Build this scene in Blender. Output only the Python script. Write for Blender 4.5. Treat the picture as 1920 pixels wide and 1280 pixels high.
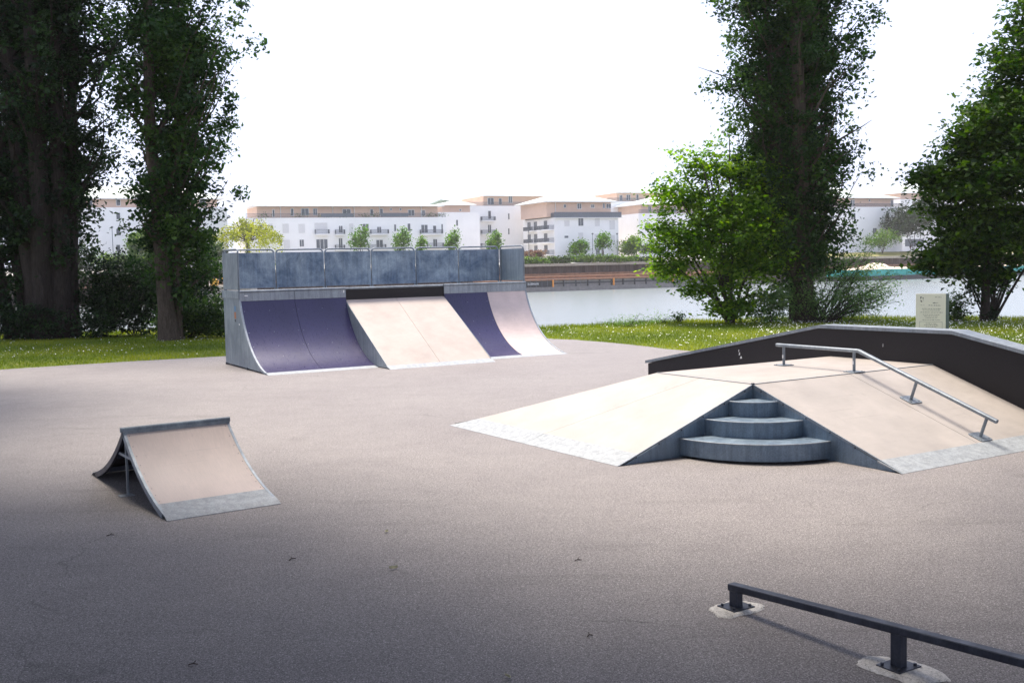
import bpy, bmesh, math, random
import numpy as np
from mathutils import Vector, Matrix
for o in list(bpy.data.objects): bpy.data.objects.remove(o)
SC = bpy.context.scene
COL = SC.collection
random.seed(4); RNG = np.random.default_rng(11)

# ------------------------------------------------------------------ camera
FPX, PITCH, ROLL, CAMH = 2016.28, 0.0753805, -0.0209226, 2.5
_f = np.array([0, math.cos(PITCH), -math.sin(PITCH)]); _u = np.array([0, math.sin(PITCH), math.cos(PITCH)]); _r = np.array([1., 0, 0])
CR = math.cos(ROLL)*_r + math.sin(ROLL)*_u
CU = -math.sin(ROLL)*_r + math.cos(ROLL)*_u
CF = _f
cam_d = bpy.data.cameras.new('camera'); cam = bpy.data.objects.new('camera', cam_d); COL.objects.link(cam)
cam_d.sensor_width = 36; cam_d.lens = FPX/1920*36; cam_d.clip_start = 0.1; cam_d.clip_end = 6000
cam.matrix_world = Matrix(((CR[0], CU[0], -CF[0], 0), (CR[1], CU[1], -CF[1], 0), (CR[2], CU[2], -CF[2], CAMH), (0, 0, 0, 1)))
SC.camera = cam

# ------------------------------------------------------------------ light
SUN_EL, SUN_AZ = math.radians(67), math.radians(-32)      # azimuth from +Y, negative = left
sd = Vector((math.sin(SUN_AZ)*math.cos(SUN_EL), math.cos(SUN_AZ)*math.cos(SUN_EL), math.sin(SUN_EL)))
sl = bpy.data.lights.new('sun', 'SUN'); sl.energy = 4.0; sl.angle = math.radians(20); sl.color = (1.0, 0.90, 0.77)
so = bpy.data.objects.new('sun', sl); COL.objects.link(so)
so.rotation_euler = (-sd).to_track_quat('-Z', 'Y').to_euler(); so.location = (0, 60, 90)
W = bpy.data.worlds.new('World'); SC.world = W; W.use_nodes = True
nt = W.node_tree; nt.nodes.clear()
sky = nt.nodes.new('ShaderNodeTexSky'); sky.sky_type = 'NISHITA'; sky.sun_disc = False
sky.sun_elevation = SUN_EL; sky.sun_rotation = SUN_AZ; sky.dust_density = 3.0; sky.air_density = 1.0
veil = nt.nodes.new('ShaderNodeMix'); veil.data_type = 'RGBA'; veil.inputs[0].default_value = 0.7
veil.inputs[7].default_value = (9.4, 10.2, 13.5, 1)        # thin white cloud over the whole sky
bg = nt.nodes.new('ShaderNodeBackground'); bg.inputs[1].default_value = 0.078
wo = nt.nodes.new('ShaderNodeOutputWorld')
nt.links.new(sky.outputs[0], veil.inputs[6]); nt.links.new(veil.outputs[2], bg.inputs[0]); nt.links.new(bg.outputs[0], wo.inputs[0])
SC.view_settings.view_transform = 'Standard'; SC.view_settings.look = 'None'
SC.view_settings.gamma = 1; SC.view_settings.exposure = 0.9
SC.cycles.max_bounces = 6; SC.cycles.transparent_max_bounces = 4

# ------------------------------------------------------------------ helpers
def tag(o, label=None, cat=None, group=None, kind=None):
    if label: o['label'] = label
    if cat: o['category'] = cat
    if group: o['group'] = group
    if kind: o['kind'] = kind
    return o
def thing(name, label, cat, loc=(0, 0, 0), rz=0.0, group=None):
    o = bpy.data.objects.new(name, None); COL.objects.link(o)
    o.location = loc; o.rotation_euler = (0, 0, rz); o.empty_display_size = 0.2
    return tag(o, label, cat, group)
def link(name, me, parent=None):
    o = bpy.data.objects.new(name, me); COL.objects.link(o)
    if parent: o.parent = parent
    return o
def copy_tree(o, parent=None):
    c = o.copy(); COL.objects.link(c)
    if parent: c.parent = parent
    for ch in [x for x in bpy.data.objects if x.parent == o]: copy_tree(ch, c)
    return c

class MB:
    def __init__(s): s.v = []; s.f = []; s.m = []; s.sm = []
    def add(s, vs, fs, m=0, smooth=False):
        n = len(s.v); s.v += [tuple(map(float, v)) for v in vs]
        for f in fs: s.f.append([n+i for i in f]); s.m.append(m); s.sm.append(smooth)
        return s
    def box(s, a, b, m=0):
        (x0, y0, z0), (x1, y1, z1) = a, b
        return s.add([(x0,y0,z0),(x1,y0,z0),(x1,y1,z0),(x0,y1,z0),(x0,y0,z1),(x1,y0,z1),(x1,y1,z1),(x0,y1,z1)],
                     [(0,3,2,1),(4,5,6,7),(0,1,5,4),(1,2,6,5),(2,3,7,6),(3,0,4,7)], m)
    def bar(s, p, q, w, h, m=0, up=(0, 0, 1), ch=0.0):
        """rectangular bar from p to q, w across, h along 'up'; ch = corner chamfer"""
        p = np.array(p, float); q = np.array(q, float); d = q-p; d /= np.linalg.norm(d)
        up = np.array(up, float); sd = np.cross(d, up); sd /= np.linalg.norm(sd); u = np.cross(sd, d)
        if ch: prof = [(-w/2+ch,-h/2),(w/2-ch,-h/2),(w/2,-h/2+ch),(w/2,h/2-ch),(w/2-ch,h/2),(-w/2+ch,h/2),(-w/2,h/2-ch),(-w/2,-h/2+ch)]
        else: prof = [(-w/2,-h/2),(w/2,-h/2),(w/2,h/2),(-w/2,h/2)]
        n = len(prof)
        vs = [p+a*sd+b*u for a, b in prof]+[q+a*sd+b*u for a, b in prof]
        fs = [(i,(i+1)%n,(i+1)%n+n,i+n) for i in range(n)]+[tuple(range(n))[::-1], tuple(range(n, 2*n))]
        return s.add(vs, fs, m)
    def prism(s, poly, ext, m=0):
        """poly: list of 3-D points, ext: extrusion vector"""
        n = len(poly); e = np.array(ext, float); P = [np.array(p, float) for p in poly]
        return s.add(P+[p+e for p in P], [(i,(i+1)%n,(i+1)%n+n,i+n) for i in range(n)]+[tuple(range(n))[::-1], tuple(range(n, 2*n))], m)
    def strip(s, A, B, m=0, smooth=True):
        n = len(A); return s.add(list(A)+list(B), [(i,i+1,n+i+1,n+i) for i in range(n-1)], m, smooth)
    def slab(s, A, B, off, m=0, smooth=True):
        """thick sheet between polylines A and B, thickened by vectors off (one per point)"""
        A = [np.array(a, float) for a in A]; B = [np.array(b, float) for b in B]
        A2 = [a+np.array(o) for a, o in zip(A, off)]; B2 = [b+np.array(o) for b, o in zip(B, off)]
        s.strip(A, B, m, smooth); s.strip(B2, A2, m, smooth); s.strip(A2, A, m, False); s.strip(B, B2, m, False)
        s.add([A[0], B[0], B2[0], A2[0]], [(0,1,2,3)], m); s.add([A[-1], B[-1], B2[-1], A2[-1]], [(0,1,2,3)], m)
        return s
    def tube(s, path, r, n=8, m=0, cap=True):
        P = np.array(path, float); k = len(P); R_ = np.full(k, r) if np.isscalar(r) else np.array(r, float)
        T = np.gradient(P, axis=0); T /= np.linalg.norm(T, axis=1)[:, None]+1e-12
        ref = np.array([0.31, 0.95, 0.07]) if abs(T[0] @ np.array([0.31, 0.95, 0.07])) < .9 else np.array([1., 0, 0])
        vs = []; ang = np.linspace(0, 2*np.pi, n, endpoint=False)
        for i in range(k):
            a = np.cross(T[i], ref); a /= np.linalg.norm(a); b = np.cross(T[i], a); ref = -np.cross(T[i], a) if False else ref
            for t in ang: vs.append(P[i]+R_[i]*(math.cos(t)*a+math.sin(t)*b))
        fs = [(i*n+j, i*n+(j+1)%n, (i+1)*n+(j+1)%n, (i+1)*n+j) for i in range(k-1) for j in range(n)]
        s.add(vs, fs, m, True)
        if cap: s.add(vs[:n], [tuple(range(n))], m); s.add(vs[-n:], [tuple(range(n))[::-1]], m)
        return s
    def lathe(s, c, prof, n=12, m=0):
        c = np.array(c, float); vs = []
        for r, z in prof:
            for j in range(n): vs.append(c+np.array([r*math.cos(2*math.pi*j/n), r*math.sin(2*math.pi*j/n), z]))
        k = len(prof)
        return s.add(vs, [(i*n+j, i*n+(j+1)%n, (i+1)*n+(j+1)%n, (i+1)*n+j) for i in range(k-1) for j in range(n)], m, True)
    def build(s, name, mats, parent=None, bevel=0.0, fix=True):
        me = bpy.data.meshes.new(name); me.from_pydata(s.v, [], s.f)
        me.polygons.foreach_set('material_index', s.m); me.polygons.foreach_set('use_smooth', s.sm)
        for mm in (mats if isinstance(mats, (list, tuple)) else [mats]): me.materials.append(mm)
        me.update()
        if fix:
            b = bmesh.new(); b.from_mesh(me); bmesh.ops.recalc_face_normals(b, faces=b.faces); b.to_mesh(me); b.free()
        o = link(name, me, parent)
        if bevel:
            md = o.modifiers.new('bevel', 'BEVEL'); md.width = bevel; md.segments = 2; md.limit_method = 'ANGLE'; md.angle_limit = 0.6
        return o

def fast_mesh(name, V, F, mat, parent=None, tone=None, smooth=False):
    """V (n,3) floats, F (m,4) or (m,3) ints, tone: per-vertex float attribute"""
    me = bpy.data.meshes.new(name); k = F.shape[1]
    me.vertices.add(len(V)); me.vertices.foreach_set('co', np.ascontiguousarray(V, np.float32).ravel())
    me.loops.add(F.size); me.loops.foreach_set('vertex_index', F.ravel().astype(np.int32))
    me.polygons.add(len(F)); me.polygons.foreach_set('loop_start', np.arange(0, F.size, k, dtype=np.int32))
    me.polygons.foreach_set('loop_total', np.full(len(F), k, np.int32))
    if smooth: me.polygons.foreach_set('use_smooth', np.ones(len(F), bool))
    if tone is not None:
        at = me.attributes.new('tone', 'FLOAT', 'POINT'); at.data.foreach_set('value', np.ascontiguousarray(tone, np.float32))
    me.materials.append(mat); me.update(calc_edges=True)
    return link(name, me, parent)

# ------------------------------------------------------------------ materials
class NM:
    def __init__(s, name):
        s.m = bpy.data.materials.new(name); s.m.use_nodes = True; s.t = s.m.node_tree
        s.b = s.t.nodes['Principled BSDF']; s.tc = None
    def n(s, k, **kw):
        x = s.t.nodes.new(k)
        for a, v in kw.items(): setattr(x, a, v)
        return x
    def l(s, a, b): s.t.links.new(a, b)
    def co(s, scale=(1, 1, 1), rot=(0, 0, 0)):
        if not s.tc: s.tc = s.n('ShaderNodeTexCoord')
        mp = s.n('ShaderNodeMapping'); mp.inputs['Scale'].default_value = scale; mp.inputs['Rotation'].default_value = rot
        s.l(s.tc.outputs['Object'], mp.inputs[0]); return mp.outputs[0]
    def noise(s, scale, detail=4, rough=.6, sc=(1, 1, 1), dist=0):
        x = s.n('ShaderNodeTexNoise'); x.inputs['Scale'].default_value = scale; x.inputs['Detail'].default_value = detail
        x.inputs['Roughness'].default_value = rough; x.inputs['Distortion'].default_value = dist
        s.l(s.co(sc), x.inputs['Vector']); return x.outputs['Fac']
    def ramp(s, fac, stops, interp='LINEAR'):
        r = s.n('ShaderNodeValToRGB'); e = r.color_ramp.elements; r.color_ramp.interpolation = interp
        while len(e) > 1: e.remove(e[0])
        for i, (p, c) in enumerate(stops):
            x = e[0] if i == 0 else e.new(p)
            x.position = p; x.color = (c, c, c, 1) if np.isscalar(c) else (*c, 1)
        s.l(fac, r.inputs[0]); return r.outputs[0]
    def mix(s, fac, a, b, mode='MIX'):
        x = s.n('ShaderNodeMix', data_type='RGBA', blend_type=mode)
        for sock, v in ((0, fac), (6, a), (7, b)):
            if isinstance(v, (int, float)): x.inputs[sock].default_value = v
            elif isinstance(v, tuple): x.inputs[sock].default_value = (*v, 1)
            else: s.l(v, x.inputs[sock])
        return x.outputs[2]
    def set(s, color=None, rough=None, metal=None, spec=None, bump=None, bstr=.3, bdist=.01):
        for nm, v in (('Base Color', color), ('Roughness', rough), ('Metallic', metal), ('Specular IOR Level', spec)):
            if v is None: continue
            if isinstance(v, (int, float)): s.b.inputs[nm].default_value = v
            elif isinstance(v, tuple): s.b.inputs[nm].default_value = (*v, 1)
            else: s.l(v, s.b.inputs[nm])
        if bump is not None:
            b = s.n('ShaderNodeBump'); b.inputs['Strength'].default_value = bstr; b.inputs['Distance'].default_value = bdist
            s.l(bump, b.inputs['Height']); s.l(b.outputs[0], s.b.inputs['Normal'])
        return s.m

def mat_plain(name, c, rough=.6, metal=0, var=.15, scale=3, spec=.5):
    m = NM(name); f = m.noise(scale, 5, .65)
    lo = tuple(x*(1-var) for x in c); hi = tuple(min(1, x*(1+var)) for x in c)
    return m.set(m.ramp(f, [(.3, lo), (.7, hi)]), rough, metal, spec)

def mat_asphalt():
    m = NM('asphalt')
    big = m.noise(.35, 5, .6); mid = m.noise(2.2, 4, .6)
    grain = m.noise(95, 3, .75); g2 = m.noise(38, 2, .6)
    c = m.ramp(big, [(.28, (.205, .189, .191)), (.5, (.228, .212, .212)), (.75, (.252, .235, .232))])
    stk = m.noise(1.1, 5, .65, (.22, 1.6, 1), .8); c = m.mix(1.0, c, m.ramp(stk, [(.30, .80), (.42, 1.), (.62, 1.), (.74, 1.10)]), 'MULTIPLY')
    c = m.mix(.22, c, m.ramp(mid, [(.3, (.2, .175, .178)), (.7, (.33, .30, .29))]))
    c = m.mix(1.0, c, m.ramp(grain, [(.30, .22), (.48, .85), (.60, 1.3), (.70, 3.0)]), 'MULTIPLY')
    c = m.mix(1.0, c, m.ramp(g2, [(.3, .72), (.7, 1.18)]), 'MULTIPLY')
    v = m.n('ShaderNodeTexVoronoi', feature='DISTANCE_TO_EDGE'); v.inputs['Scale'].default_value = .22; w = m.n('ShaderNodeTexNoise'); w.inputs['Scale'].default_value = .9; w.inputs['Detail'].default_value = 6; m.l(m.co(), w.inputs['Vector'])
    sc_ = m.n('ShaderNodeVectorMath', operation='MULTIPLY_ADD'); sc_.inputs[1].default_value = (1.6, 1.6, 0); m.l(w.outputs['Color'], sc_.inputs[0]); m.l(m.co(), sc_.inputs[2]); m.l(sc_.outputs[0], v.inputs['Vector'])
    crk = m.ramp(v.outputs['Distance'], [(0, .55), (.0035, 1.)]); msk = m.ramp(m.noise(.4, 3, .6), [(.52, 0.), (.62, .8)])
    c = m.mix(msk, c, m.mix(1.0, c, crk, 'MULTIPLY'))
    h = m.mix(.5, m.ramp(grain, [(.2, 0.), (.8, 1.)]), m.ramp(g2, [(.2, 0.), (.8, 1.)]))
    return m.set(c, .72, 0, .35, h, .55, .006)
def mat_grass():
    m = NM('lawn'); a = m.noise(.5, 5, .6); b = m.noise(14, 4, .7)
    c = m.ramp(a, [(.3, (.055, .09, .012)), (.55, (.12, .16, .02)), (.75, (.20, .21, .04))])
    c = m.mix(1.0, c, m.ramp(b, [(.3, .5), (.7, 1.35)]), 'MULTIPLY')
    return m.set(c, .9, 0, .2, b, .6, .06)
def mat_galv(name, dark, light, rough=.5, metal=.35, blot=1.1):
    m = NM(name); a = m.noise(blot, 6, .68, dist=.5); b = m.noise(7, 5, .7); st = m.noise(5, 4, .7, (2.2, 2.2, .18)); fl = m.noise(60, 2, .6)
    c = m.ramp(a, [(.36, dark), (.62, light)])
    c = m.mix(.35, c, m.ramp(b, [(.35, dark), (.7, light)]))
    c = m.mix(.5, c, m.mix(1.0, c, m.ramp(st, [(.35, .6), (.65, 1.3)]), 'MULTIPLY'))
    c = m.mix(1.0, c, m.ramp(fl, [(.3, .85), (.7, 1.15)]), 'MULTIPLY')
    r = m.ramp(b, [(.3, rough-.1), (.7, rough+.15)])
    return m.set(c, r, metal, .5, fl, .06, .003)
def mat_ply(name, c, rough=.42, scuff=(.25, .2, .2), amt=.35, screws=True, streak=(1.2, 12, 12)):
    m = NM(name); a = m.noise(1.3, 5, .6); g = m.noise(6, 5, .7, streak); sp = m.noise(26, 3, .6); sc = m.noise(5, 6, .8, (1, 5, 5), 1.2)
    lo = tuple(x*.84 for x in c); hi = tuple(min(1, x*1.1) for x in c)
    col = m.ramp(a, [(.3, lo), (.7, hi)])
    col = m.mix(1.0, col, m.ramp(g, [(.3, .9), (.7, 1.06)]), 'MULTIPLY')
    col = m.mix(m.ramp(sc, [(.62, 0.), (.75, amt)]), col, scuff)
    for k_ in ((.2, 7, 7), (7, .2, 7)):
        mk = m.noise(2.6, 2, .5, k_, .3); col = m.mix(m.ramp(mk, [(.66, 0.), (.70, .09), (.74, .18)]), col, tuple(x*.45 for x in c))
    col = m.mix(m.ramp(sp, [(.73, 0.), (.78, amt)]), col, scuff)
    return m.set(col, m.ramp(g, [(.3, rough-.06), (.7, rough+.12)]), 0, .5, g, .05, .004)
def mat_leaf(name, dark, mid, light, trans=.35):
    m = NM(name); at = m.n('ShaderNodeAttribute', attribute_name='tone')
    col = m.ramp(at.outputs['Fac'], [(0, dark), (.5, mid), (1, light)])
    m.set(col, .55, 0, .18)
    tr = m.n('ShaderNodeBsdfTranslucent'); mx = m.n('ShaderNodeMixShader'); mx.inputs[0].default_value = trans
    hs = m.n('ShaderNodeHueSaturation'); hs.inputs['Value'].default_value = 1.7; hs.inputs['Saturation'].default_value = 1.2
    m.l(col, hs.inputs['Color']); m.l(hs.outputs[0], tr.inputs[0])
    out = m.t.nodes['Material Output']; m.l(m.b.outputs[0], mx.inputs[1]); m.l(tr.outputs[0], mx.inputs[2]); m.l(mx.outputs[0], out.inputs[0])
    return m.m
def mat_bark(name, a, b):
    m = NM(name); w = m.noise(5, 6, .7, (3, 3, .35), .6); v = m.noise(22, 4, .7, (1, 1, .3))
    return m.set(m.mix(.35, m.ramp(w, [(.35, a), (.65, b)]), m.ramp(v, [(.35, a), (.65, b)])), .9, 0, .2, w, .9, .06)
def mat_water():
    m = NM('river_water'); a = m.noise(.5, 4, .6, (.35, 1, 1)); b = m.noise(2.0, 3, .6, (.4, 1, 1))
    h = m.mix(.4, m.ramp(a, [(.2, 0.), (.8, 1.)]), m.ramp(b, [(.2, 0.), (.8, 1.)]))
    m.b.inputs['IOR'].default_value = 1.5
    return m.set((.17, .20, .20), .26, 0, 1.0, h, .28, .3)
def mat_concrete(name, c, scale=3):
    m = NM(name); a = m.noise(scale, 6, .7); st = m.noise(4, 4, .7, (2, 2, .2)); p = m.noise(45, 3, .7)
    col = m.ramp(a, [(.3, tuple(x*.72 for x in c)), (.7, tuple(min(1, x*1.15) for x in c))])
    col = m.mix(.4, col, m.mix(1.0, col, m.ramp(st, [(.35, .55), (.6, 1.15)]), 'MULTIPLY'))
    col = m.mix(1.0, col, m.ramp(p, [(.3, .8), (.7, 1.1)]), 'MULTIPLY')
    return m.set(col, .85, 0, .3, p, .3, .005)
def mat_mortar():
    m = NM('pale_mortar'); a = m.noise(5, 6, .75); g = m.noise(70, 3, .7); v = m.n('ShaderNodeTexVoronoi', feature='DISTANCE_TO_EDGE'); v.inputs['Scale'].default_value = 6; w = m.n('ShaderNodeTexNoise'); w.inputs['Scale'].default_value = 9; m.l(m.co(), w.inputs['Vector'])
    ad = m.n('ShaderNodeVectorMath', operation='ADD'); m.l(w.outputs['Color'], ad.inputs[0]); m.l(m.co(), ad.inputs[1]); m.l(ad.outputs[0], v.inputs['Vector'])
    c = m.ramp(a, [(.3, (.42, .40, .375)), (.5, (.68, .65, .61)), (.7, (.80, .77, .73))]); c = m.mix(1.0, c, m.ramp(g, [(.3, .75), (.7, 1.1)]), 'MULTIPLY')
    c = m.mix(1.0, c, m.ramp(v.outputs['Distance'], [(0, .35), (.035, 1.)]), 'MULTIPLY')
    return m.set(c, .9, 0, .2, g, .5, .005)
def mat_sheetpile():
    m = NM('sheet_pile_steel'); a = m.noise(.5, 5, .7, (1.6, 1.6, .12)); b = m.noise(3, 5, .7, (1.2, 1.2, .2))
    col = m.ramp(a, [(.32, (.028, .018, .018)), (.55, (.06, .036, .032)), (.68, (.10, .075, .07)), (.76, (.3, .28, .27))])
    return m.set(m.mix(.35, col, m.ramp(b, [(.4, (.03, .02, .02)), (.7, (.12, .08, .065))])), .85)

M = dict(
    asphalt=mat_asphalt(), lawn=mat_grass(),
    galv=mat_galv('galvanised_steel', (.13, .165, .205), (.30, .345, .38)),
    guard=mat_galv('stained_guard_steel', (.085, .13, .205), (.37, .44, .51), .5, .25, 1.6),
    guardlight=mat_galv('pale_guard_steel', (.22, .27, .31), (.36, .41, .44), .5, .3),
    plate=mat_galv('bright_steel_plate', (.25, .28, .32), (.36, .40, .44), .6, .15),
    toe=mat_galv('toe_steel', (.285, .31, .335), (.335, .36, .385), .62, .1),
    tubes=mat_galv('steel_tube', (.17, .20, .24), (.29, .325, .355), .45, .4),
    stepsteel=mat_galv('step_steel', (.10, .15, .215), (.21, .275, .34), .45, .35, 2.2),
    darksteel=mat_galv('dark_rail_steel', (.03, .034, .05), (.06, .066, .085), .42, .5, 3),
    navy=mat_ply('navy_phenolic_board', (.026, .022, .085), .30, (.22, .20, .28), .4, streak=(12, 1.2, 1.2)),
    birch=mat_ply('pale_board', (.46, .39, .345), .48, (.46, .33, .27), .30),
    bare=mat_ply('pinkish_board', (.60, .49, .455), .42, (.4, .3, .28), .25),
    deckpale=mat_ply('worn_pale_board', (.405, .368, .342), .5, (.5, .37, .30), .28),
    wedge=mat_ply('wedge_board', (.52, .42, .37), .42, (.30, .16, .14), .45, streak=(12, 1.2, 1.2)),
    wallboard=mat_ply('black_brown_board', (.008, .006, .009), .65, (.07, .055, .06), .4),
    concrete=mat_concrete('concrete', (.36, .33, .29)), pad=mat_mortar(),
    quaycap=mat_concrete('quay_cap_concrete', (.42, .38, .30)), pile=mat_sheetpile(),
    white=mat_plain('white_render', (.86, .85, .83), .8, 0, .04, .3), tan=mat_plain('tan_cladding', (.68, .49, .38), .8, 0, .06, .5),
    roof=mat_plain('pale_green_roof', (.56, .62, .57), .55, 0, .05, .2), trim=mat_plain('white_trim', (.78, .77, .75), .6),
    glass=mat_plain('window_glass', (.10, .115, .13), .12, 0, .3, .6, .6), balrail=mat_plain('balcony_rail_paint', (.13, .145, .165), .5),
    shutter=mat_plain('roller_shutter', (.68, .67, .66), .7, 0, .05),
    water=mat_water(), bark=mat_bark('poplar_bark', (.035, .027, .022), (.13, .10, .08)), barkdark=mat_bark('dark_bark', (.018, .014, .014), (.06, .047, .042)),
    rust=mat_plain('rusty_deck', (.23, .115, .065), .85, 0, .35, 1.0), hullgrey=mat_concrete('hull_grey_paint', (.24, .225, .215), 1),
    blackhull=mat_plain('black_hull_paint', (.02, .022, .028), .5), teal=mat_plain('teal_paint', (.03, .36, .31), .55, 0, .2, .6),
    sand=mat_plain('sand_heap', (.66, .58, .44), .95, 0, .12, 1.2), orange=mat_plain('orange_paint', (.75, .28, .05), .5), yellow=mat_plain('yellow_paint', (.75, .42, .04), .5),
    signface=mat_plain('cream_sign_face', (.90, .85, .74), .5, 0, .03), ink=mat_plain('sign_ink', (.10, .095, .09), .7), signgreen=mat_plain('sign_green_post', (.012, .045, .04), .45),
    paper=mat_plain('white_paint', (.8, .8, .8), .6), stickerblue=mat_plain('sticker_blue', (.12, .25, .42), .6), stickerred=mat_plain('sticker_orange', (.42, .17, .08), .6),
    daisy=mat_plain('daisy_petals', (.82, .82, .76), .8, 0, .03), skin=mat_plain('skin', (.45, .28, .2), .6), cloth=mat_plain('maroon_cloth', (.10, .025, .04), .9),
    lf_poplar=mat_leaf('poplar_leaf', (.010, .028, .010), (.028, .066, .018), (.075, .135, .03)),
    lf_dark=mat_leaf('dark_leaf', (.006, .014, .008), (.014, .034, .013), (.034, .07, .02), .22),
    lf_green=mat_leaf('bright_leaf', (.035, .085, .010), (.11, .21, .028), (.27, .38, .07), .58),
    lf_maple=mat_leaf('maple_leaf', (.012, .034, .007), (.03, .07, .012), (.085, .15, .022)),
    lf_willow=mat_leaf('willow_leaf', (.13, .16, .01), (.27, .31, .02), (.45, .46, .05), .45),
    lf_sparse=mat_leaf('osier_leaf', (.06, .12, .04), (.12, .21, .07), (.24, .34, .12), .5),
    lf_hedge=mat_leaf('hedge_leaf', (.03, .08, .01), (.075, .15, .02), (.16, .25, .035), .4),
    lf_street=mat_leaf('street_tree_leaf', (.04, .10, .02), (.085, .18, .03), (.17, .29, .05), .45),
    lf_pink=mat_leaf('reddish_leaf', (.10, .06, .05), (.2, .12, .09), (.26, .2, .12)),
    blade=mat_leaf('grass_blade', (.05, .09, .010), (.14, .19, .02), (.30, .31, .05), .45),
    drygreen=mat_plain('dry_grass', (.21, .20, .06), .9, 0, .25, .8),
    path=mat_concrete('pale_bounce_path', (.62, .59, .54), 1),  # path made paler and wider to bounce sun onto the facades
    leaflitter=mat_plain('fallen_leaf_tan', (.42, .40, .27), .7), twig=mat_plain('twig_brown', (.05, .035, .03), .9),
)

# ------------------------------------------------------------------ frames measured from the place
TH = 0.5628534
E1 = np.array([math.cos(TH), math.sin(TH), 0]); E2 = np.array([-math.sin(TH), math.cos(TH), 0])
def ray(u, v): return CF + CR*(u-960)/FPX - CU*(v-640)/FPX
def ground(u, v, z=0.0):
    d = ray(u, v); t = (z-CAMH)/d[2]; return np.array([0, 0, CAMH])+t*d
def at(u, v, Y):
    d = ray(u, v); t = Y/d[1]; return np.array([0, 0, CAMH])+t*d

# ------------------------------------------------------------------ ground, water
EDGE = [(-400, 60), (-60, 47), (-25, 43.5), (-11, 42), (-3, 39.5), (1, 38.8), (5, 40.6), (9, 41.3), (13, 40.7), (18, 38.6), (30, 36), (60, 33), (400, 20)]
ex = np.array([e[0] for e in EDGE], float); ey = np.array([e[1] for e in EDGE], float)
def edge_y(x): return np.interp(x, ex, ey)
WATER_Z = -4.5
def build_ground():
    xs = np.concatenate([[-1100, -700, -300, -120], np.arange(-60, 61, .8), [120, 300, 700, 1100]])
    offs = np.concatenate([[-900, -400, -120, -60, -40], np.arange(-26, 2.01, .7), [3.5, 6, 10, 14, 16]])
    X = np.repeat(xs[:, None], len(offs), 1); Y = edge_y(xs)[:, None]+offs[None, :]
    bump = .05*np.sin(X*1.3+Y*.7)*np.cos(Y*1.1-X*.5)+.03*np.sin(X*2.9)*np.sin(Y*2.3+1)
    band = np.clip((offs+4.2)/4, 0, 1)*(offs <= 2)
    Z = np.where(offs <= 0, 0, np.where(offs < 14, -.05*offs-.02*offs**1.95, -6.0))[None, :]+bump*band[None, :]
    V = np.stack([X, Y, np.broadcast_to(Z, X.shape)], -1).reshape(-1, 3); n = len(offs)
    F = np.array([(i*n+j, (i+1)*n+j, (i+1)*n+j+1, i*n+j+1) for i in range(len(xs)-1) for j in range(n-1)])
    tag(fast_mesh('ground', V, F, M['lawn'], smooth=True), kind='structure')
build_ground()
PAVE = [(-60, -60), (60, -60), (40, -10), (14, -4), (12.2, 6), (11.2, 12), (10.0, 18), (8.2, 22.2), (6.2, 25.9), (4.2, 29.2), (3.4, 30.9), (2.7, 32.1), (1.9, 33.2), (1.0, 33.95), (-.4, 34.3), (-2.5, 33.4), (-5.2, 31.5), (-8.1, 29.8), (-10.8, 28.5), (-13, 27.2), (-20, 23.6), (-40, 14)]
def build_pavement():
    pts = []
    for i, p in enumerate(PAVE):                                   # slightly ragged edge against the lawn
        q = PAVE[(i+1) % len(PAVE)]; L = math.dist(p, q); k = max(1, int(L/.35)) if L < 12 else 1
        for j in range(k):
            t = j/k; w = 0 if L >= 12 else random.gauss(0, .035)
            pts.append((p[0]+(q[0]-p[0])*t+w, p[1]+(q[1]-p[1])*t+w, .03))
    mb = MB(); n = len(pts); mb.add(pts, [tuple(range(n))]); mb.add(pts+[(x, y, -.1) for x, y, z in pts], [(i, (i+1) % n, n+(i+1) % n, n+i) for i in range(n)])
    o = mb.build('pavement', M['asphalt'], fix=False); tag(o, kind='structure')
    o.location.z = -.026
build_pavement()
wb = MB(); wb.add([(-1100, 44, WATER_Z), (1100, 14, WATER_Z), (1100, 1000, WATER_Z), (-1100, 1000, WATER_Z)], [(0, 1, 2, 3)])
tag(wb.build('water', M['water']), kind='structure')

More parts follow.
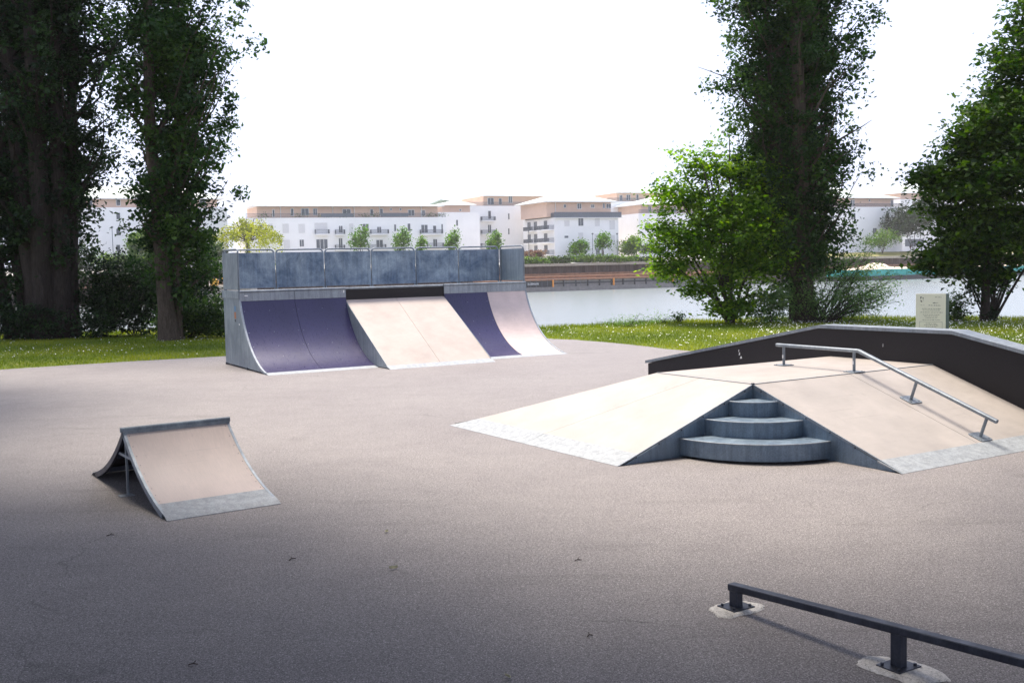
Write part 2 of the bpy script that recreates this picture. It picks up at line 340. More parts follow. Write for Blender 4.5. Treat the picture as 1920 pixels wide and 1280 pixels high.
# ------------------------------------------------------------------ quarter pipe
def quarter_pipe():
    Q = (-5.624, 24.441, 0); q = thing('quarter_pipe', 'wide quarter pipe with steel guard wall and a flat bank in its middle', 'skate ramp', Q, TH-math.radians(2.45))
    Wd, TB, ZP, TF = 8.08, 3.42, 1.86, 1.97
    a, R = -.35, 2.433
    z = lambda t: R-math.sqrt(max(0, R*R-(t-a)**2))
    ts = [0.06+i*(TF-.02-.06)/22 for i in range(23)]
    nrm = lambda t: np.array([0, (t-a)/R, -(R-z(t))/R])
    def deck(s0, s1, mat, label=None):
        mb = MB(); A = [(s0, t, z(t)+.0) for t in ts]; B = [(s1, t, z(t)) for t in ts]
        mb.slab(A, B, [nrm(t)*.02 for t in ts]); 
        for t in np.linspace(.25, 1.85, 6):                        # screw heads in rows
            for s in np.linspace(s0+.06, s1-.06, 3):
                c = np.array([s, t, z(t)])+nrm(t)*.001; mb.tube([c, c-nrm(t)*.003], .008, 6, 1)
        o = mb.build('riding_panel', [mat, M['plate']], q)
        if label: o['label'] = label
    deck(.02, 1.375, M['navy']); deck(1.383, 2.73, M['navy']); deck(5.53, 6.84, M['navy']); deck(6.848, 8.06, M['bare'], 'paler pinkish riding panel at the right end')
    # toe plates
    for s0, s1 in ((0, 2.70), (5.56, Wd)):
        mb = MB(); mb.prism([(s0, -.16, .006), (s0, .08, z(.08)+.004), (s0, .08, z(.08)-.02), (s0, -.16, .003)], (s1-s0, 0, 0)); mb.build('toe_plate', M['toe'], q)
    # side panels with curved front edge
    for s in (0, Wd-.02):
        poly = [(s, -.1, .012)]+[(s, t, z(t)+.012) for t in ts]+[(s, TF, ZP), (s, TB, ZP), (s, TB, .05), (s, .4, .035)]
        mb = MB(); mb.prism(poly, (.02, 0, 0)); o = mb.build('side_panel', M['galv'], q)
        e = MB(); e.slab([(s-.012, t, z(t)+.014) for t in ts], [(s+.032, t, z(t)+.014) for t in ts], [nrm(t)*.05 for t in ts]); e.build('edge_strip', M['plate'], o)
        for t in (TB-.03, 1.5): f = MB(); f.bar((s+.01, t, .0), (s+.01, t, .06), .05, .05, up=(1, 0, 0)); f.build('levelling_foot', M['darksteel'], o)
    # stickers on the left side panel
    for (t0, z0, t1, z1, mt) in ((2.30, 1.38, 2.47, 1.52, 'stickerblue'), (2.31, 1.20, 2.48, 1.372, 'stickerred'), (2.32, 1.12, 2.46, 1.19, 'darksteel'), (2.02, 1.05, 2.1, 1.10, 'paper')):
        sp = MB(); sp.prism([(-.004, t0, z0), (-.004, t1-.02, z0+.01), (-.004, t1, z1-.02), (-.004, t0+.02, z1)], (.003, 0, 0)); sp.build('sticker', M[mt], q)
    # platform floor and back frame
    mb = MB(); mb.box((.02, TF+.02, ZP-.05), (Wd-.02, TB, ZP-.005)); mb.build('platform', M['galv'], q)
    for s in np.linspace(.05, Wd-.05, 7):
        fr = MB(); fr.bar((s, TB-.05, 0), (s, TB-.05, ZP-.06), .06, .06, up=(1, 0, 0)); fr.build('support_post', M['galv'], q)
    bk = MB(); bk.box((.02, TB-.015, .08), (Wd-.02, TB, ZP-.06)); bk.build('back_panel', M['galv'], q)
    # coping tube and steel strips
    for a_, b_, t_, z_ in ((0, 2.735, -.015, .012), (2.737, 5.523, .02, .004), (5.525, Wd, -.015, .012)): cp = MB(); cp.tube([(a_, TF+t_, ZP+z_), (b_, TF+t_, ZP+z_)], .03, 10); cp.build('coping', M['tubes'], q)
    for s0, s1 in ((.0, 1.375), (1.383, 2.73), (5.53, 6.84), (6.848, Wd)):
        mb = MB(); mb.box((s0, TF-.028, z(TF-.02)+.0), (s1, TF+.0, ZP-.005)); mb.build('coping_plate', M['plate'], q, .003)
    for a_, b_ in (((.12, TF-.031, 1.755), (.20, TF-.0285, 1.785)), ((2.66, TF-.031, 1.76), (2.69, TF-.0285, 1.83))): tg = MB(); tg.box(a_, b_); tg.build('maker_tag', M['paper'], q)
    # central flat bank
    s0, s1, th, zt, tt = 2.735, 5.525, 1.97, 1.575, -.70
    n = np.array([0, -zt, (th-tt)]); n /= np.linalg.norm(n)
    for u0, u1 in ((s0, (s0+s1)/2-.003), ((s0+s1)/2+.003, s1)):
        mb = MB(); A = [(u0, tt+.12, zt*.12/(th-tt)), (u0, th, zt)]; B = [(u1, p[1], p[2]) for p in A]; mb.slab(A, B, [-n*.02]*2, smooth=False); mb.build('bank_panel', M['birch'], q)
    tp = MB(); tp.prism([(s0-.02, tt-.1, .005), (s0-.02, tt+.12, zt*.12/(th-tt)+.006), (s0-.02, tt+.12, zt*.12/(th-tt)-.02)], (s1-s0+.04, 0, 0)); tp.build('toe_plate', M['toe'], q)
    for u in (s0-.012, s1+.002):
        mb = MB(); poly = [(u, tt+.1, .05)]+[(u, th, zt-.01)]+[(u, th, 1.4)]+[(u, t, max(.03, z(t)-.02)) for t in reversed(ts[3:-2])]+[(u, 0, .03)]
        mb.prism([(u, tt+.0, .02), (u, th, zt-.012), (u, th, .03)], (.01, 0, 0)); mb.build('bank_side', M['guardlight'], q)
    hd = MB(); hd.box((s0-.01, th-.0, zt+.0), (s1+.01, th+.018, ZP-.03)); hd.tube([(4.35, th-.004, 1.72), (4.35, th+.002, 1.72)], .018, 8); hd.build('bank_header', M['wallboard'], q)
    # guard wall: six panels along the back, one return at each end
    def panel(p, r, mat):
        p = np.array(p, float); r = np.array(r, float); d = r-p; L = np.linalg.norm(d); d /= L; nn = np.array([-d[1], d[0], 0])
        z0, z1, zr = ZP+.06, 2.825, 2.90
        mb = MB(); P = [p+d*.014-nn*.03, r-d*.014-nn*.03]
        mb.prism([(*P[0][:2], z0), (*P[1][:2], z0), (*P[1][:2], z1), (*P[0][:2], z1)], nn*.006); o = mb.build('guard_panel', mat, q)
        # hoop with rounded shoulders: post, top rail, post
        rad = .10; path = [(*(p+d*.03)[:2], ZP-.02)]
        for i in range(7):
            t = i/6*math.pi/2; path.append((*(p+d*(.03+rad-rad*math.cos(t)))[:2], zr-rad+rad*math.sin(t)))
        for i in range(7):
            t = math.pi/2-i/6*math.pi/2; path.append((*(r-d*(.03+rad-rad*math.cos(t)))[:2], zr-rad+rad*math.sin(t)))
        path.append((*(r-d*.03)[:2], ZP-.02))
        h = MB(); h.tube(path, .022, 8); h.build('hoop_rail', M['tubes'], o)
    for i in range(6): panel((.04+(Wd-.08)*i/6, TB-.03, 0), (.04+(Wd-.08)*(i+1)/6, TB-.03, 0), M['guard'])
    panel((.02, TB-.05, 0), (.02, TF+.03, 0), M['galv']); panel((Wd-.02, TF+.03, 0), (Wd-.02, TB-.05, 0), M['guardlight'])
    for s in (-.03, Wd-.01):
        mb = MB(); mb.box((s, TF-.01, ZP-.16), (s+.04, TB+.03, ZP+.03)); mb.build('platform_edge_plate', M['galv'], q, .004)
quarter_pipe()

# ------------------------------------------------------------------ fun box with corner steps and ledge wall
P0 = np.array([1.2672, 12.7946, 0])
def fun_box():
    q = thing('fun_box', 'low pyramid box with pale boards, curved corner steps and a black ledge wall', 'skate ramp', tuple(P0), TH)
    A, B, zt, SW, tb = 2.21, 1.93, .82, 5.90, 4.15          # apex s, platform depth, height, wall s, back toe
    rt = -2.31
    def plate(poly, name, mat, th=.018, parent=None):
        P = [np.array(p, float) for p in poly]; n = np.cross(P[1]-P[0], P[2]-P[0]); n /= np.linalg.norm(n); n = n if n[2] > 0 else -n
        mb = MB(); mb.prism(poly, -n*th); return mb.build(name, mat, parent or q)
    k = .3
    L = lambda s, t: (s, t, zt*s/A)
    # left ramp (two boards) with a sloping hip at its far side
    hip = lambda s: tb+(B-tb)*s/A
    plate([L(k, .012), L(A-.004, .012), L(A-.004, 1.0), L(k, 2.046)], 'left_ramp_board'.replace('left_', ''), M['deckpale'])
    plate([L(k, 2.052), L(A-.004, 1.006), L(A-.004, hip(A-.004)), L(k, hip(k))], 'ramp_board', M['deckpale'])
    # toe plates of the left ramp
    for t0, t1, u0, u1 in ((0., 2.07, .012, 2.046), (2.075, tb, 2.052, hip(k))):
        mb = MB(); mb.add([(-.04, t0, .008), (-.04, t1, .008), (k, u1, zt*k/A+.002), (k, u0, zt*k/A+.002), (-.04, t0, .004), (-.04, t1, .004), (k, u1, zt*k/A-.02), (k, u0, zt*k/A-.02)],
                          [(0,1,2,3),(4,7,6,5),(0,4,5,1),(1,5,6,2),(2,6,7,3),(3,7,4,0)]); mb.build('toe_plate', M['toe'], q)
    # top boards
    plate([(A+.004, .012, zt), (4.16, .012, zt), (4.16, B-.004, zt), (A+.004, B-.004, zt)], 'top_board', M['deckpale'])
    plate([(4.168, .012, zt), (SW, .012, zt), (SW, B-.004, zt), (4.168, B-.004, zt)], 'top_board', M['deckpale'])
    # front right ramp (two boards)
    Rr = lambda s, t: (s, t, zt*(1-t/rt))
    plate([Rr(A+.004, rt+k), Rr(4.062, rt+k), Rr(4.062, -.004), Rr(A+.004, -.004)], 'ramp_board', M['deckpale'])
    plate([Rr(4.07, rt+k), Rr(SW, rt+k), Rr(SW, -.004), Rr(4.07, -.004)], 'ramp_board', M['deckpale'])
    mb = MB(); mb.prism([(A-.03, rt-.04, .008), (A-.03, rt+k, zt*k/-rt+.002), (A-.03, rt+k, zt*k/-rt-.02), (A-.03, rt-.04, .004)], (SW-A+.03, 0, 0)); mb.build('toe_plate', M['toe'], q)
    # back ramp
    plate([(k, hip(k), zt*k/A), (A, B+.004, zt), (SW, B+.004, zt), (SW, tb, .03), (0.05, tb, .03)], 'ramp_board', M['deckpale'])
    # seam strips on ridges
    mb = MB(); mb.bar((A, .0, zt+.002), (A, B, zt+.002), .022, .006); mb.build('ridge_strip', M['plate'], q)
    mb = MB(); mb.bar((A+.02, 0, zt+.002), (SW-.001, 0, zt+.002), .022, .006); mb.build('ridge_strip', M['plate'], q)
    # vertical side plates round the stair corner + edge strips with screws
    mb = MB(); mb.prism([(.06, 0, .006), (A, 0, zt-.02), (A, 0, .006)], (0, .012, 0)); mb.build('stair_cheek', M['stepsteel'], q)
    mb = MB(); mb.prism([(A-.012, rt+.05, .006), (A-.012, 0, zt-.02), (A-.012, 0, .006)], (.012, 0, 0)); mb.build('stair_cheek', M['stepsteel'], q)
    for p, r, up, side in (((-.03, .0, .012), (A, .0, zt+.004), (0, -1, 0), 0), ((A, rt-.03, .012), (A, .0, zt+.004), (-1, 0, 0), 1)):
        p = np.array(p); r = np.array(r); mb = MB(); dn = np.array([0, 0, -.028])
        mb.bar(p+dn+np.array(up)*.006, r+dn+np.array(up)*.006, .012 if side == 0 else .012, .055) if False else mb.prism([p, r, r+np.array([0, 0, -.06]), p+np.array([0, 0, -.012])], np.array(up)*.014)
        for t in np.linspace(.12, .93, 6):
            c = p+(r-p)*t+np.array([0, 0, -.03])+np.array(up)*.014; mb.tube([c, c+np.array(up)*.004], .011, 6, 1)
        mb.build('edge_trim', [M['tubes'], M['darksteel']], q)
    mb = MB(); mb.lathe((A, -.0, zt-.06), [(.0, .075), (.022, .074), (.026, .05), (.026, 0)], 10); mb.build('corner_cap', M['darksteel'], q)
    # curved steps
    for r, z0, z1 in ((1.25, .035, .243), (.83, .243, .445), (.42, .445, .637)):
        mb = MB(); arc = [(A-.012-r*math.cos(t)*1.0, -.001-r*math.sin(t)*1.04) for t in np.linspace(0.0, math.pi/2, 25)]
        c = (A-.014, -.002)
        top = [(x, y, z1) for x, y in arc]+[(*c, z1)]; n = len(top)
        mb.add(top, [tuple(range(n))]); mb.strip([(x, y, z0) for x, y in arc], [(x, y, z1-.0) for x, y in arc])
        o = mb.build('step', M['stepsteel'], q, fix=False)
        nb = MB(); nb.tube([(x, y, z1-.004) for x, y in arc], .008, 6); nb.build('step_nosing', M['plate'], o)
    kk = MB(); arc = [(A-.012-1.14*math.cos(t), -.001-1.18*math.sin(t)) for t in np.linspace(0, math.pi/2, 25)]; kk.strip([(x, y, .004) for x, y in arc], [(x, y, .05) for x, y in arc]); kk.build('step_gap_shade', M['blackhull'], q)  # black strip paints the shade in the gap under the bottom step
    # black ledge wall
    prof = [(-4.9, .38), (-.34, 1.285), (2.17, 1.27), (6.62, .375)]
    tw = .30
    w = MB(); w.prism([(SW+.006, prof[0][0], .0)]+[(SW+.006, t, z_) for t, z_ in prof]+[(SW+.006, prof[-1][0], 0)], (tw, 0, 0)); wl = w.build('ledge_wall', M['wallboard'], q)
    for i in range(3):
        (ta, za), (tb_, zb) = prof[i], prof[i+1]; e0 = -.05 if i == 0 else 0; e1 = .05 if i == 2 else 0
        mb = MB(); mb.prism([(SW-.03, ta+e0, za+.003), (SW+tw+.04, ta+e0, za+.003), (SW+tw+.04, ta+e0, za+.055), (SW-.03, ta+e0, za+.055)], (0, tb_-ta-e0+e1, zb-za)); mb.build('wall_coping', M['tubes'], wl)
    # scratches and a pale scuff on the wall
    for t, z_, w_, h_ in ((4.05, .70, .035, .06), (4.02, .64, .05, .05), (4.06, .76, .02, .05), (.9, 1.03, .01, .06)):
        sc = MB(); sc.add([(SW-.0005, t, z_), (SW-.0005, t-w_, z_+.01), (SW-.0005, t-w_*.8, z_+h_), (SW-.0005, t-w_*.2, z_+h_*.8)], [(0,1,2,3)])
        sc.build('scuff_mark', M['paper'], wl)
fun_box()

def box_rail():
    q = thing('grind_rail', 'cranked grey grind rail bolted on the pale pyramid box beside the black wall', 'rail', tuple(P0), TH)
    s = 4.277; zt = .82; sl_ = .82/2.31
    top = [(s, 1.56, 1.125), (s, .0, 1.125), (s, -2.13, 1.125-2.13*sl_)]
    mb = MB(); mb.bar(top[0], (s, .012, 1.125), .06, .05, ch=.012); mb.bar((s, .012, 1.125), top[2], .06, .05, ch=.012); mb.build('rail_bar', M['tubes'], q)
    for i, t in enumerate((1.42, .09, -.86, -1.90)):
        flat = t > 0; nrm = np.array([0, 0, 1.]) if flat else np.array([0, -sl_, 1.])/math.hypot(sl_, 1)
        base = np.array([s, t, zt if flat else zt+t*sl_]); L = .285 if flat else .27
        p = MB(); p.tube([base+nrm*.006, base+nrm*L], .021, 10); o = p.build('post', M['tubes'], q)
        f = MB(); u = np.array([1., 0, 0]); v = np.cross(nrm, u); pts = []
        for cx_, cy_, a0 in ((.09, .08, 0), (-.09, .08, 90), (-.09, -.08, 180), (.09, -.08, 270)):
            for aa in (0, 45, 90): pts.append(base+nrm*.002+u*(cx_+.03*math.cos(math.radians(a0+aa)))+v*(cy_+.03*math.sin(math.radians(a0+aa))))
        f.prism(pts, nrm*.009)
        for cx_, cy_ in ((.08, .07), (-.08, .07), (-.08, -.07), (.08, -.07)):
            c = base+u*cx_+v*cy_+nrm*.01; f.tube([c, c+nrm*.008], .01, 6)
        f.build('foot_plate', M['tubes'], o)
        if i < 2: st = MB(); c = base+np.array([-.022, -.01, .11]); st.box(c, c+np.array([.002, .022, .05])); st.build('sticker', M['paper'], o)
box_rail()

# ------------------------------------------------------------------ launch ramp
def launch_ramp():
    o_ = ground(313, 978); q = thing('launch_ramp', 'small free standing two sided launch ramp with a pale board and steel edges', 'skate ramp', tuple(o_), TH+math.radians(2.2))
    Wd, zt, tr = 1.19, .72, 1.5
    a, R = -.42, (1.92**2+.72**2)/1.44
    z = lambda t: R-math.sqrt(R*R-(t-a)**2)+.0
    def side(f, lab, mt):
        """f maps local t to real t (front as is, back mirrored)"""
        nr = lambda t: np.array([0, (t-a)/R*f[1], -(R-z(t))/R])
        T = lambda s, t, dz=0: (s, f[0]+f[1]*t, z(t)+dz)
        ts = np.linspace(.36, tr, 15)
        mb = MB(); mb.slab([T(.03, t) for t in ts], [T(Wd-.03, t) for t in ts], [nr(t)*.015 for t in ts]); 
        for t in np.linspace(.42, tr-.06, 9):
            for s in (.055, Wd-.055):
                c = np.array(T(s, t))+nr(t)*.001; mb.tube([c, c-nr(t)*.003], .0055, 6, 1)
        mb.build('riding_board', [mt, M['darksteel']], q)
        ub = MB(); ub.slab([np.array(T(.035, t))+nr(t)*.016 for t in ts], [np.array(T(Wd-.035, t))+nr(t)*.016 for t in ts], [nr(t)*.008 for t in ts]); ub.build('underside_shade_sheet', M['wallboard'], q)  # dark sheet added to deepen the shade under the ramp
        tt = np.linspace(0.0, .36, 6); mb = MB(); mb.slab([T(0, t, .003 if t > 0 else -.02) for t in tt], [T(Wd, t, .003 if t > 0 else -.02) for t in tt], [np.array([0, 0, -.006])]*6); mb.build('toe_plate', M['toe'], q)
        te = np.linspace(.16, tr+.01, 18)
        for s in (0.0, Wd-.03):
            mb = MB(); mb.slab([T(s, t, .004) for t in te], [T(s+.03, t, .004) for t in te], [nr(t)*.065 for t in te]); mb.build('edge_bar', M['tubes'] if lab == 0 else M['darksteel'], q)
        for t in (.7, 1.1, 1.4): jb = MB(); p = np.array(T(.03, t))+nr(t)*.05; r = np.array(T(Wd-.03, t))+nr(t)*.05; jb.bar(p, r, .05, .05); jb.build('cross_joist', M['darksteel'], q)
    side((0, 1), 0, M['wedge']); side((3.02, -1), 1, M['wedge'])
    mb = MB(); mb.bar((-.02, tr+.01, zt+.012), (Wd+.02, tr+.01, zt+.012), .05, .055, ch=.01); mb.build('ridge_rail', M['galv'], q)
    mb = MB(); mb.box((-.005, tr-.035, zt-.075), (Wd+.005, tr-.025, zt+.0)); mb.build('ridge_plate', M['tubes'], q)
    for s in (.035, Wd-.035):
        p = MB(); p.bar((s, tr+.02, .0), (s, tr+.02, zt-.03), .024, .024, up=(1, 0, 0)); o = p.build('post', M['tubes'], q)
        f = MB(); f.box((s-.10, tr-.05, .006), (s+.05, tr+.07, .012)); f.build('foot_plate', M['plate'], o)
        g = MB(); g.bar((s, tr-.28, zt-.28), (s, tr+.34, zt-.28), .03, .03); g.build('brace', M['tubes'], q)
launch_ramp()

# ------------------------------------------------------------------ low rail in front with mortar pads
def low_rail():
    o_ = ground(1380, 1143); q = thing('flat_rail', 'low black square steel rail bolted to pale mortar pads in the foreground', 'rail', tuple(o_), TH)
    hz = lambda t: .165-.07*t
    mb = MB(); mb.bar((0, .045, hz(.0)-.004), (0, -4.3, hz(-4.3)-.03), .075, .05, ch=.006); mb.build('rail_bar', M['darksteel'], q, .003)
    for i, t in enumerate((0., -1.373, -2.75, -4.12)):
        p = MB(); p.bar((0, t, .01), (0, t, hz(t)-.02), .065, .075, up=(0, 1, 0), ch=.005); o = p.build('post', M['darksteel'], q)
        f = MB(); f.box((-.10, t-.085, .022), (.10, t+.085, .032))
        for cx_ in (-.075, .075):
            for cy_ in (-.06, .06): f.tube([(cx_, t+cy_, .032), (cx_, t+cy_, .046)], .011, 6)
        f.build('base_plate', M['darksteel'], o)
    def pad(center, rad, seed, label, sx=1., sy=1.):
        rr = random.Random(seed); n = 64; pts = []
        ph = [rr.uniform(0, 6.28) for _ in range(5)]
        for i in range(n):
            t = 2*math.pi*i/n; k = 1+.09*math.sin(2*t+ph[0])+.07*math.sin(3*t+ph[1])+.05*math.sin(5*t+ph[2])+.03*math.sin(9*t+ph[3])+rr.gauss(0, .03)
            sq = (abs(math.cos(t))**3+abs(math.sin(t))**3)**(-1/3)
            pts.append((sx*rad*k*sq*math.cos(t), sy*rad*k*sq*math.sin(t)))
        mb = MB(); rings = []
        for f, h in ((1, .002), (.94, .013), (.75, .02), (.4, .0212)):
            rings.append([(x*f, y*f, h+rr.gauss(0, .0006)) for x, y in pts])
        vs = [p for r_ in rings for p in r_]+[(0, 0, .021)]; fs = [(i*n+j, i*n+(j+1) % n, (i+1)*n+(j+1) % n, (i+1)*n+j) for i in range(3) for j in range(n)]+[(3*n+j, 3*n+(j+1) % n, 4*n) for j in range(n)]
        mb.add(vs, fs, 0, True); o = mb.build('mortar_pad', M['pad'])
        o.location = center; o.rotation_euler = (0, 0, TH); tag(o, label, 'concrete pad', 'mortar pads under the low rail')
    for t, rad, seed, sx, sy, label in ((0.0, .165, 3, 1.1, .9, 'smaller pale mortar pad under the near left end of the low black rail'), (-1.40, .185, 9, .85, 1.35, 'larger cracked mortar pad under the second post of the low black rail'),
                       (-2.75, .18, 5, 1, 1.1, 'pale mortar pad under the third post of the low black rail'), (-4.12, .18, 6, 1, 1, 'pale mortar pad under the last post of the low black rail')):
        c = o_+E2*t; pad((c[0], c[1], .004), rad, seed, label, sx, sy)
low_rail()

# ------------------------------------------------------------------ notice board
def notice_board():
    c = at(1745, 600, 26.5); q = thing('notice_board', 'cream skate park notice board with dark green back standing behind the black wall', 'sign', (c[0], c[1], 0), math.radians(-42))
    Wd, z0, z1 = .735, .15, 1.46
    mb = MB(); mb.box((-Wd/2, -.012, z0), (Wd/2, .0, z1)); pn = mb.build('panel', M['signface'], q, .003)
    bx = MB(); bx.box((-Wd/2+.02, .001, z0), (Wd/2+.0, .22, z1-.0)); bx.build('back_case', M['signgreen'], q, .004)
    for s in (-.3, .3): p = MB(); p.box((s-.03, .05, 0), (s+.03, .11, z0)); p.build('post', M['signgreen'], q)
    rr = random.Random(5); y = -.0135
    def words(xc, zc, w, h, seed_w=.06):
        tx = MB()
        x = xc-w/2
        while x < xc+w/2:                                         # unreadably small printed words
            ww = min(rr.uniform(.02, seed_w), xc+w/2-x)
            k = max(1, int(ww/.011))
            for i in range(k): tx.box((x+i*ww/k, y, zc), (x+i*ww/k+ww/k*rr.uniform(.45, .8), y+.001, zc+h*rr.uniform(.6, 1.0)))
            x += ww+rr.uniform(.008, .016)
        tx.build('text_line', M['ink'], pn)
    S = 1/74.0                                                    # zoomed-pixel scale of the photographed face
    words(.19, 1.37, .16, .016); words(.12, 1.225, .13, .026, .07); words(.10, 1.165, .29, .024, .09); words(-.2, 1.175, .10, .010)
    for zc, w in ((1.085, .46), (1.045, .42), (.995, .55), (.94, .41), (.90, .34), (.862, .28), (.81, .45), (.72, .27), (.68, .35), (.64, .27), (.60, .46), (.56, .4), (.52, .42), (.48, .3), (.44, .4), (.4, .36)): words(.02, zc, w, .015)
    fr = MB()
    for a, b in (((-.27, y, .768), (.29, y+.001, .772)), ((-.27, y, .34), (.29, y+.001, .344)), ((-.27, y, .344), (-.266, y+.001, .768)), ((.286, y, .344), (.29, y+.001, .768))): fr.box(a, b)
    fr.build('printed_frame', M['ink'], pn)
    em = MB()                                                     # small split shield emblem
    em.prism([(-.255, y, 1.385), (-.22, y, 1.39), (-.232, y, 1.345), (-.252, y, 1.325)], (0, .001, 0)); em.prism([(-.252, y, 1.29), (-.236, y, 1.31), (-.205, y, 1.258), (-.222, y, 1.25), (-.246, y, 1.268)], (0, .001, 0))
    em.prism([(-.2, y, 1.372), (-.176, y, 1.365), (-.18, y, 1.32), (-.196, y, 1.34)], (0, .001, 0)); em.prism([(-.192, y, 1.31), (-.176, y, 1.3), (-.19, y, 1.275)], (0, .001, 0))
    em.build('emblem', M['ink'], pn)
notice_board()

# ------------------------------------------------------------------ vegetation
def leaf_quads(C, size, rng, up=.35, elong=.62):
    """one rhombic, slightly folded leaf per centre"""
    n = len(C); nr = rng.normal(size=(n, 3)); nr[:, 2] = np.abs(nr[:, 2])+up; nr /= np.linalg.norm(nr, axis=1)[:, None]
    a = np.cross(nr, rng.normal(size=(n, 3))); a /= np.linalg.norm(a, axis=1)[:, None]+1e-9; b = np.cross(nr, a)
    s = size*rng.uniform(.45, 1.5, (n, 1)); fold = nr*s*rng.uniform(-.15, .3, (n, 1))
    V = np.stack([C-a*s*.5, C+b*s*elong*.5+fold, C+a*s*.5, C-b*s*elong*.5+fold], 1).reshape(-1, 3)
    return V, np.arange(4*n).reshape(n, 4)
def crown(C, size, mat, parent, rng, tone, name='crown', up=.35, elong=.62):
    V, F = leaf_quads(C, size, rng, up, elong)
    return fast_mesh(name, V, F, mat, parent, np.repeat(np.clip(tone, 0, 1), 4))
def curve_path(p, d, L, n, rng, bend=(0, 0, 0), wob=.06):
    P = [np.array(p, float)]; d = np.array(d, float); d /= np.linalg.norm(d); st = L/(n-1)
    for i in range(n-1):
        d = d+np.array(bend)*st+rng.normal(size=3)*wob; d /= np.linalg.norm(d); P.append(P[-1]+d*st)
    return np.array(P)
def clumps(paths, rng, per, sig, lo=.35, twig=.35):
    """leaf centres in clumps along limb paths"""
    C = []; T = []
    for P in paths:
        n = len(P)
        for i in range(int(n*lo), n):
            if rng.uniform() < .5: continue
            k = rng.poisson(per*1.9)
            if k == 0: continue
            c = P[i]+rng.normal(size=3)*twig; sg = sig*rng.uniform(.7, 1.5); C.append(c+rng.normal(size=(k, 3))*sg*np.array([1, 1, .8])); T.append(np.full(k, rng.uniform(.1, .9)))
    return np.concatenate(C), np.concatenate(T)

def poplar(name, label, base, H, stems, crown_r, leafmat, barkmat, seed, n_limb, per, leaf, gap=0.0, low=.12, group='tall poplars on the river bank', squash=1.0, sig=.2):
    """fastigiate tree; stems: (dx, dy, lean x, lean y, r0, height share); crown_r(h, az) radius"""
    rng = np.random.default_rng(seed); t = thing(name, label, 'tree', tuple(base), 0, group)
    mb = MB(); limbs = []
    for (dx, dy, lx, ly, r0, hs) in stems:
        n = 22; hh = np.linspace(0, H*hs, n); w = np.cumsum(rng.normal(size=(n, 2))*.035, 0)
        P = np.stack([dx+lx*hh+w[:, 0], dy+ly*hh+w[:, 1], hh-.1], 1)
        r = r0*(1-.9*(hh/(H*hs))**.9)+.02; r[0] *= 1.45; r[1] *= 1.12
        mb.tube(P, r, 12)
        if hs > .2:
            for _ in range(n_limb):
                u = rng.uniform(low, .97)**.9; i = min(n-2, int(u*(n-1))); p = P[i]; h = p[2]; az = rng.uniform(0, 2*np.pi)
                cr = crown_r(h, az)
                if cr < .15 or (gap and rng.uniform() < gap): continue
                if math.sin(az) < -.3 and rng.uniform() < .9: continue
                reach = cr*rng.uniform(.3, 1.0)**.7; el = rng.uniform(.5, 1.12)
                L = reach/math.cos(el)+.2; d = (math.cos(az)*math.cos(el), math.sin(az)*math.cos(el)*squash, math.sin(el))
                Q = curve_path(p, d, min(L, 4.8), 9, rng, (0, 0, .10), .10); limbs.append(Q)
                rr = max(.012, min(.09, r[i]*.4)); mb.tube(Q, np.linspace(rr, .008, 9), 5, cap=False)
    mb.build('trunk', barkmat, t)
    C, T = clumps(limbs, rng, per, sig, .22, .34)
    T = T+rng.normal(size=len(T))*.12
    crown(C, leaf, leafmat, t, rng, T)
    return t
def bush(name, label, base, blobs, n, leaf, leafmat, barkmat, seed, cat='bush', group=None, stems=6, stem_h=1.5, sig=.17, clump=14, up=.35, stem_r=.04, spread=.6, flat=.8):
    """leaf clumps through ellipsoidal volumes: (cx,cy,cz,rx,ry,rz,weight)"""
    rng = np.random.default_rng(seed); t = thing(name, label, cat, tuple(base), 0, group)
    mb = MB(); C = []; T = []; w = np.array([b[6] for b in blobs], float); w /= w.sum()
    for b, ww in zip(blobs, w):
        k = max(1, int(n*ww/clump)); d = rng.normal(size=(k, 3)); d /= np.linalg.norm(d, axis=1)[:, None]
        rad = rng.uniform(0, 1, (k, 1))**(.42); c = np.array(b[:3])+d*rad*np.array(b[3:6])*rng.uniform(.85, 1.12, (k, 1))
        fr = rng.uniform(size=k) < .22; c[fr] = np.array(b[:3])+(c[fr]-np.array(b[:3]))/np.maximum(rad[fr], .5)*rng.uniform(.9, 1.3, (fr.sum(), 1))
        for i in range(k):
            m = rng.poisson(clump*(.5 if fr[i] else 1.1))+1; C.append(c[i]+rng.normal(size=(m, 3))*sig*rng.uniform(.5, 1.4)*np.array([1, 1, flat])); T.append(np.full(m, rng.uniform(.05, .95)))
    for i in range(stems):
        az = rng.uniform(0, 6.28); b = blobs[rng.integers(len(blobs))]; tgt = np.array(b[:3])+rng.normal(size=3)*np.array(b[3:6])*.5
        p = np.array([math.cos(az)*.15*spread, math.sin(az)*.15*spread, -.1]); s = np.linspace(0, 1, 8)[:, None]
        mid = p*.5+tgt*.5+np.array([0, 0, .25*tgt[2]]); Q = (1-s)**2*p+2*s*(1-s)*mid+s*s*tgt+rng.normal(size=(8, 3))*.03; Q[0] = p
        mb.tube(Q, np.linspace(stem_r, stem_r*.25, 8), 6, cap=False)
    mb.build('trunk' if cat == 'tree' else 'stems', barkmat, t)
    C = np.concatenate(C); keep = C[:, 2] > .02; T = np.concatenate(T)
    crown(C[keep], leaf, leafmat, t, rng, (T+rng.normal(size=len(T))*.12)[keep], 'crown' if cat == 'tree' else 'foliage', up)
    return t

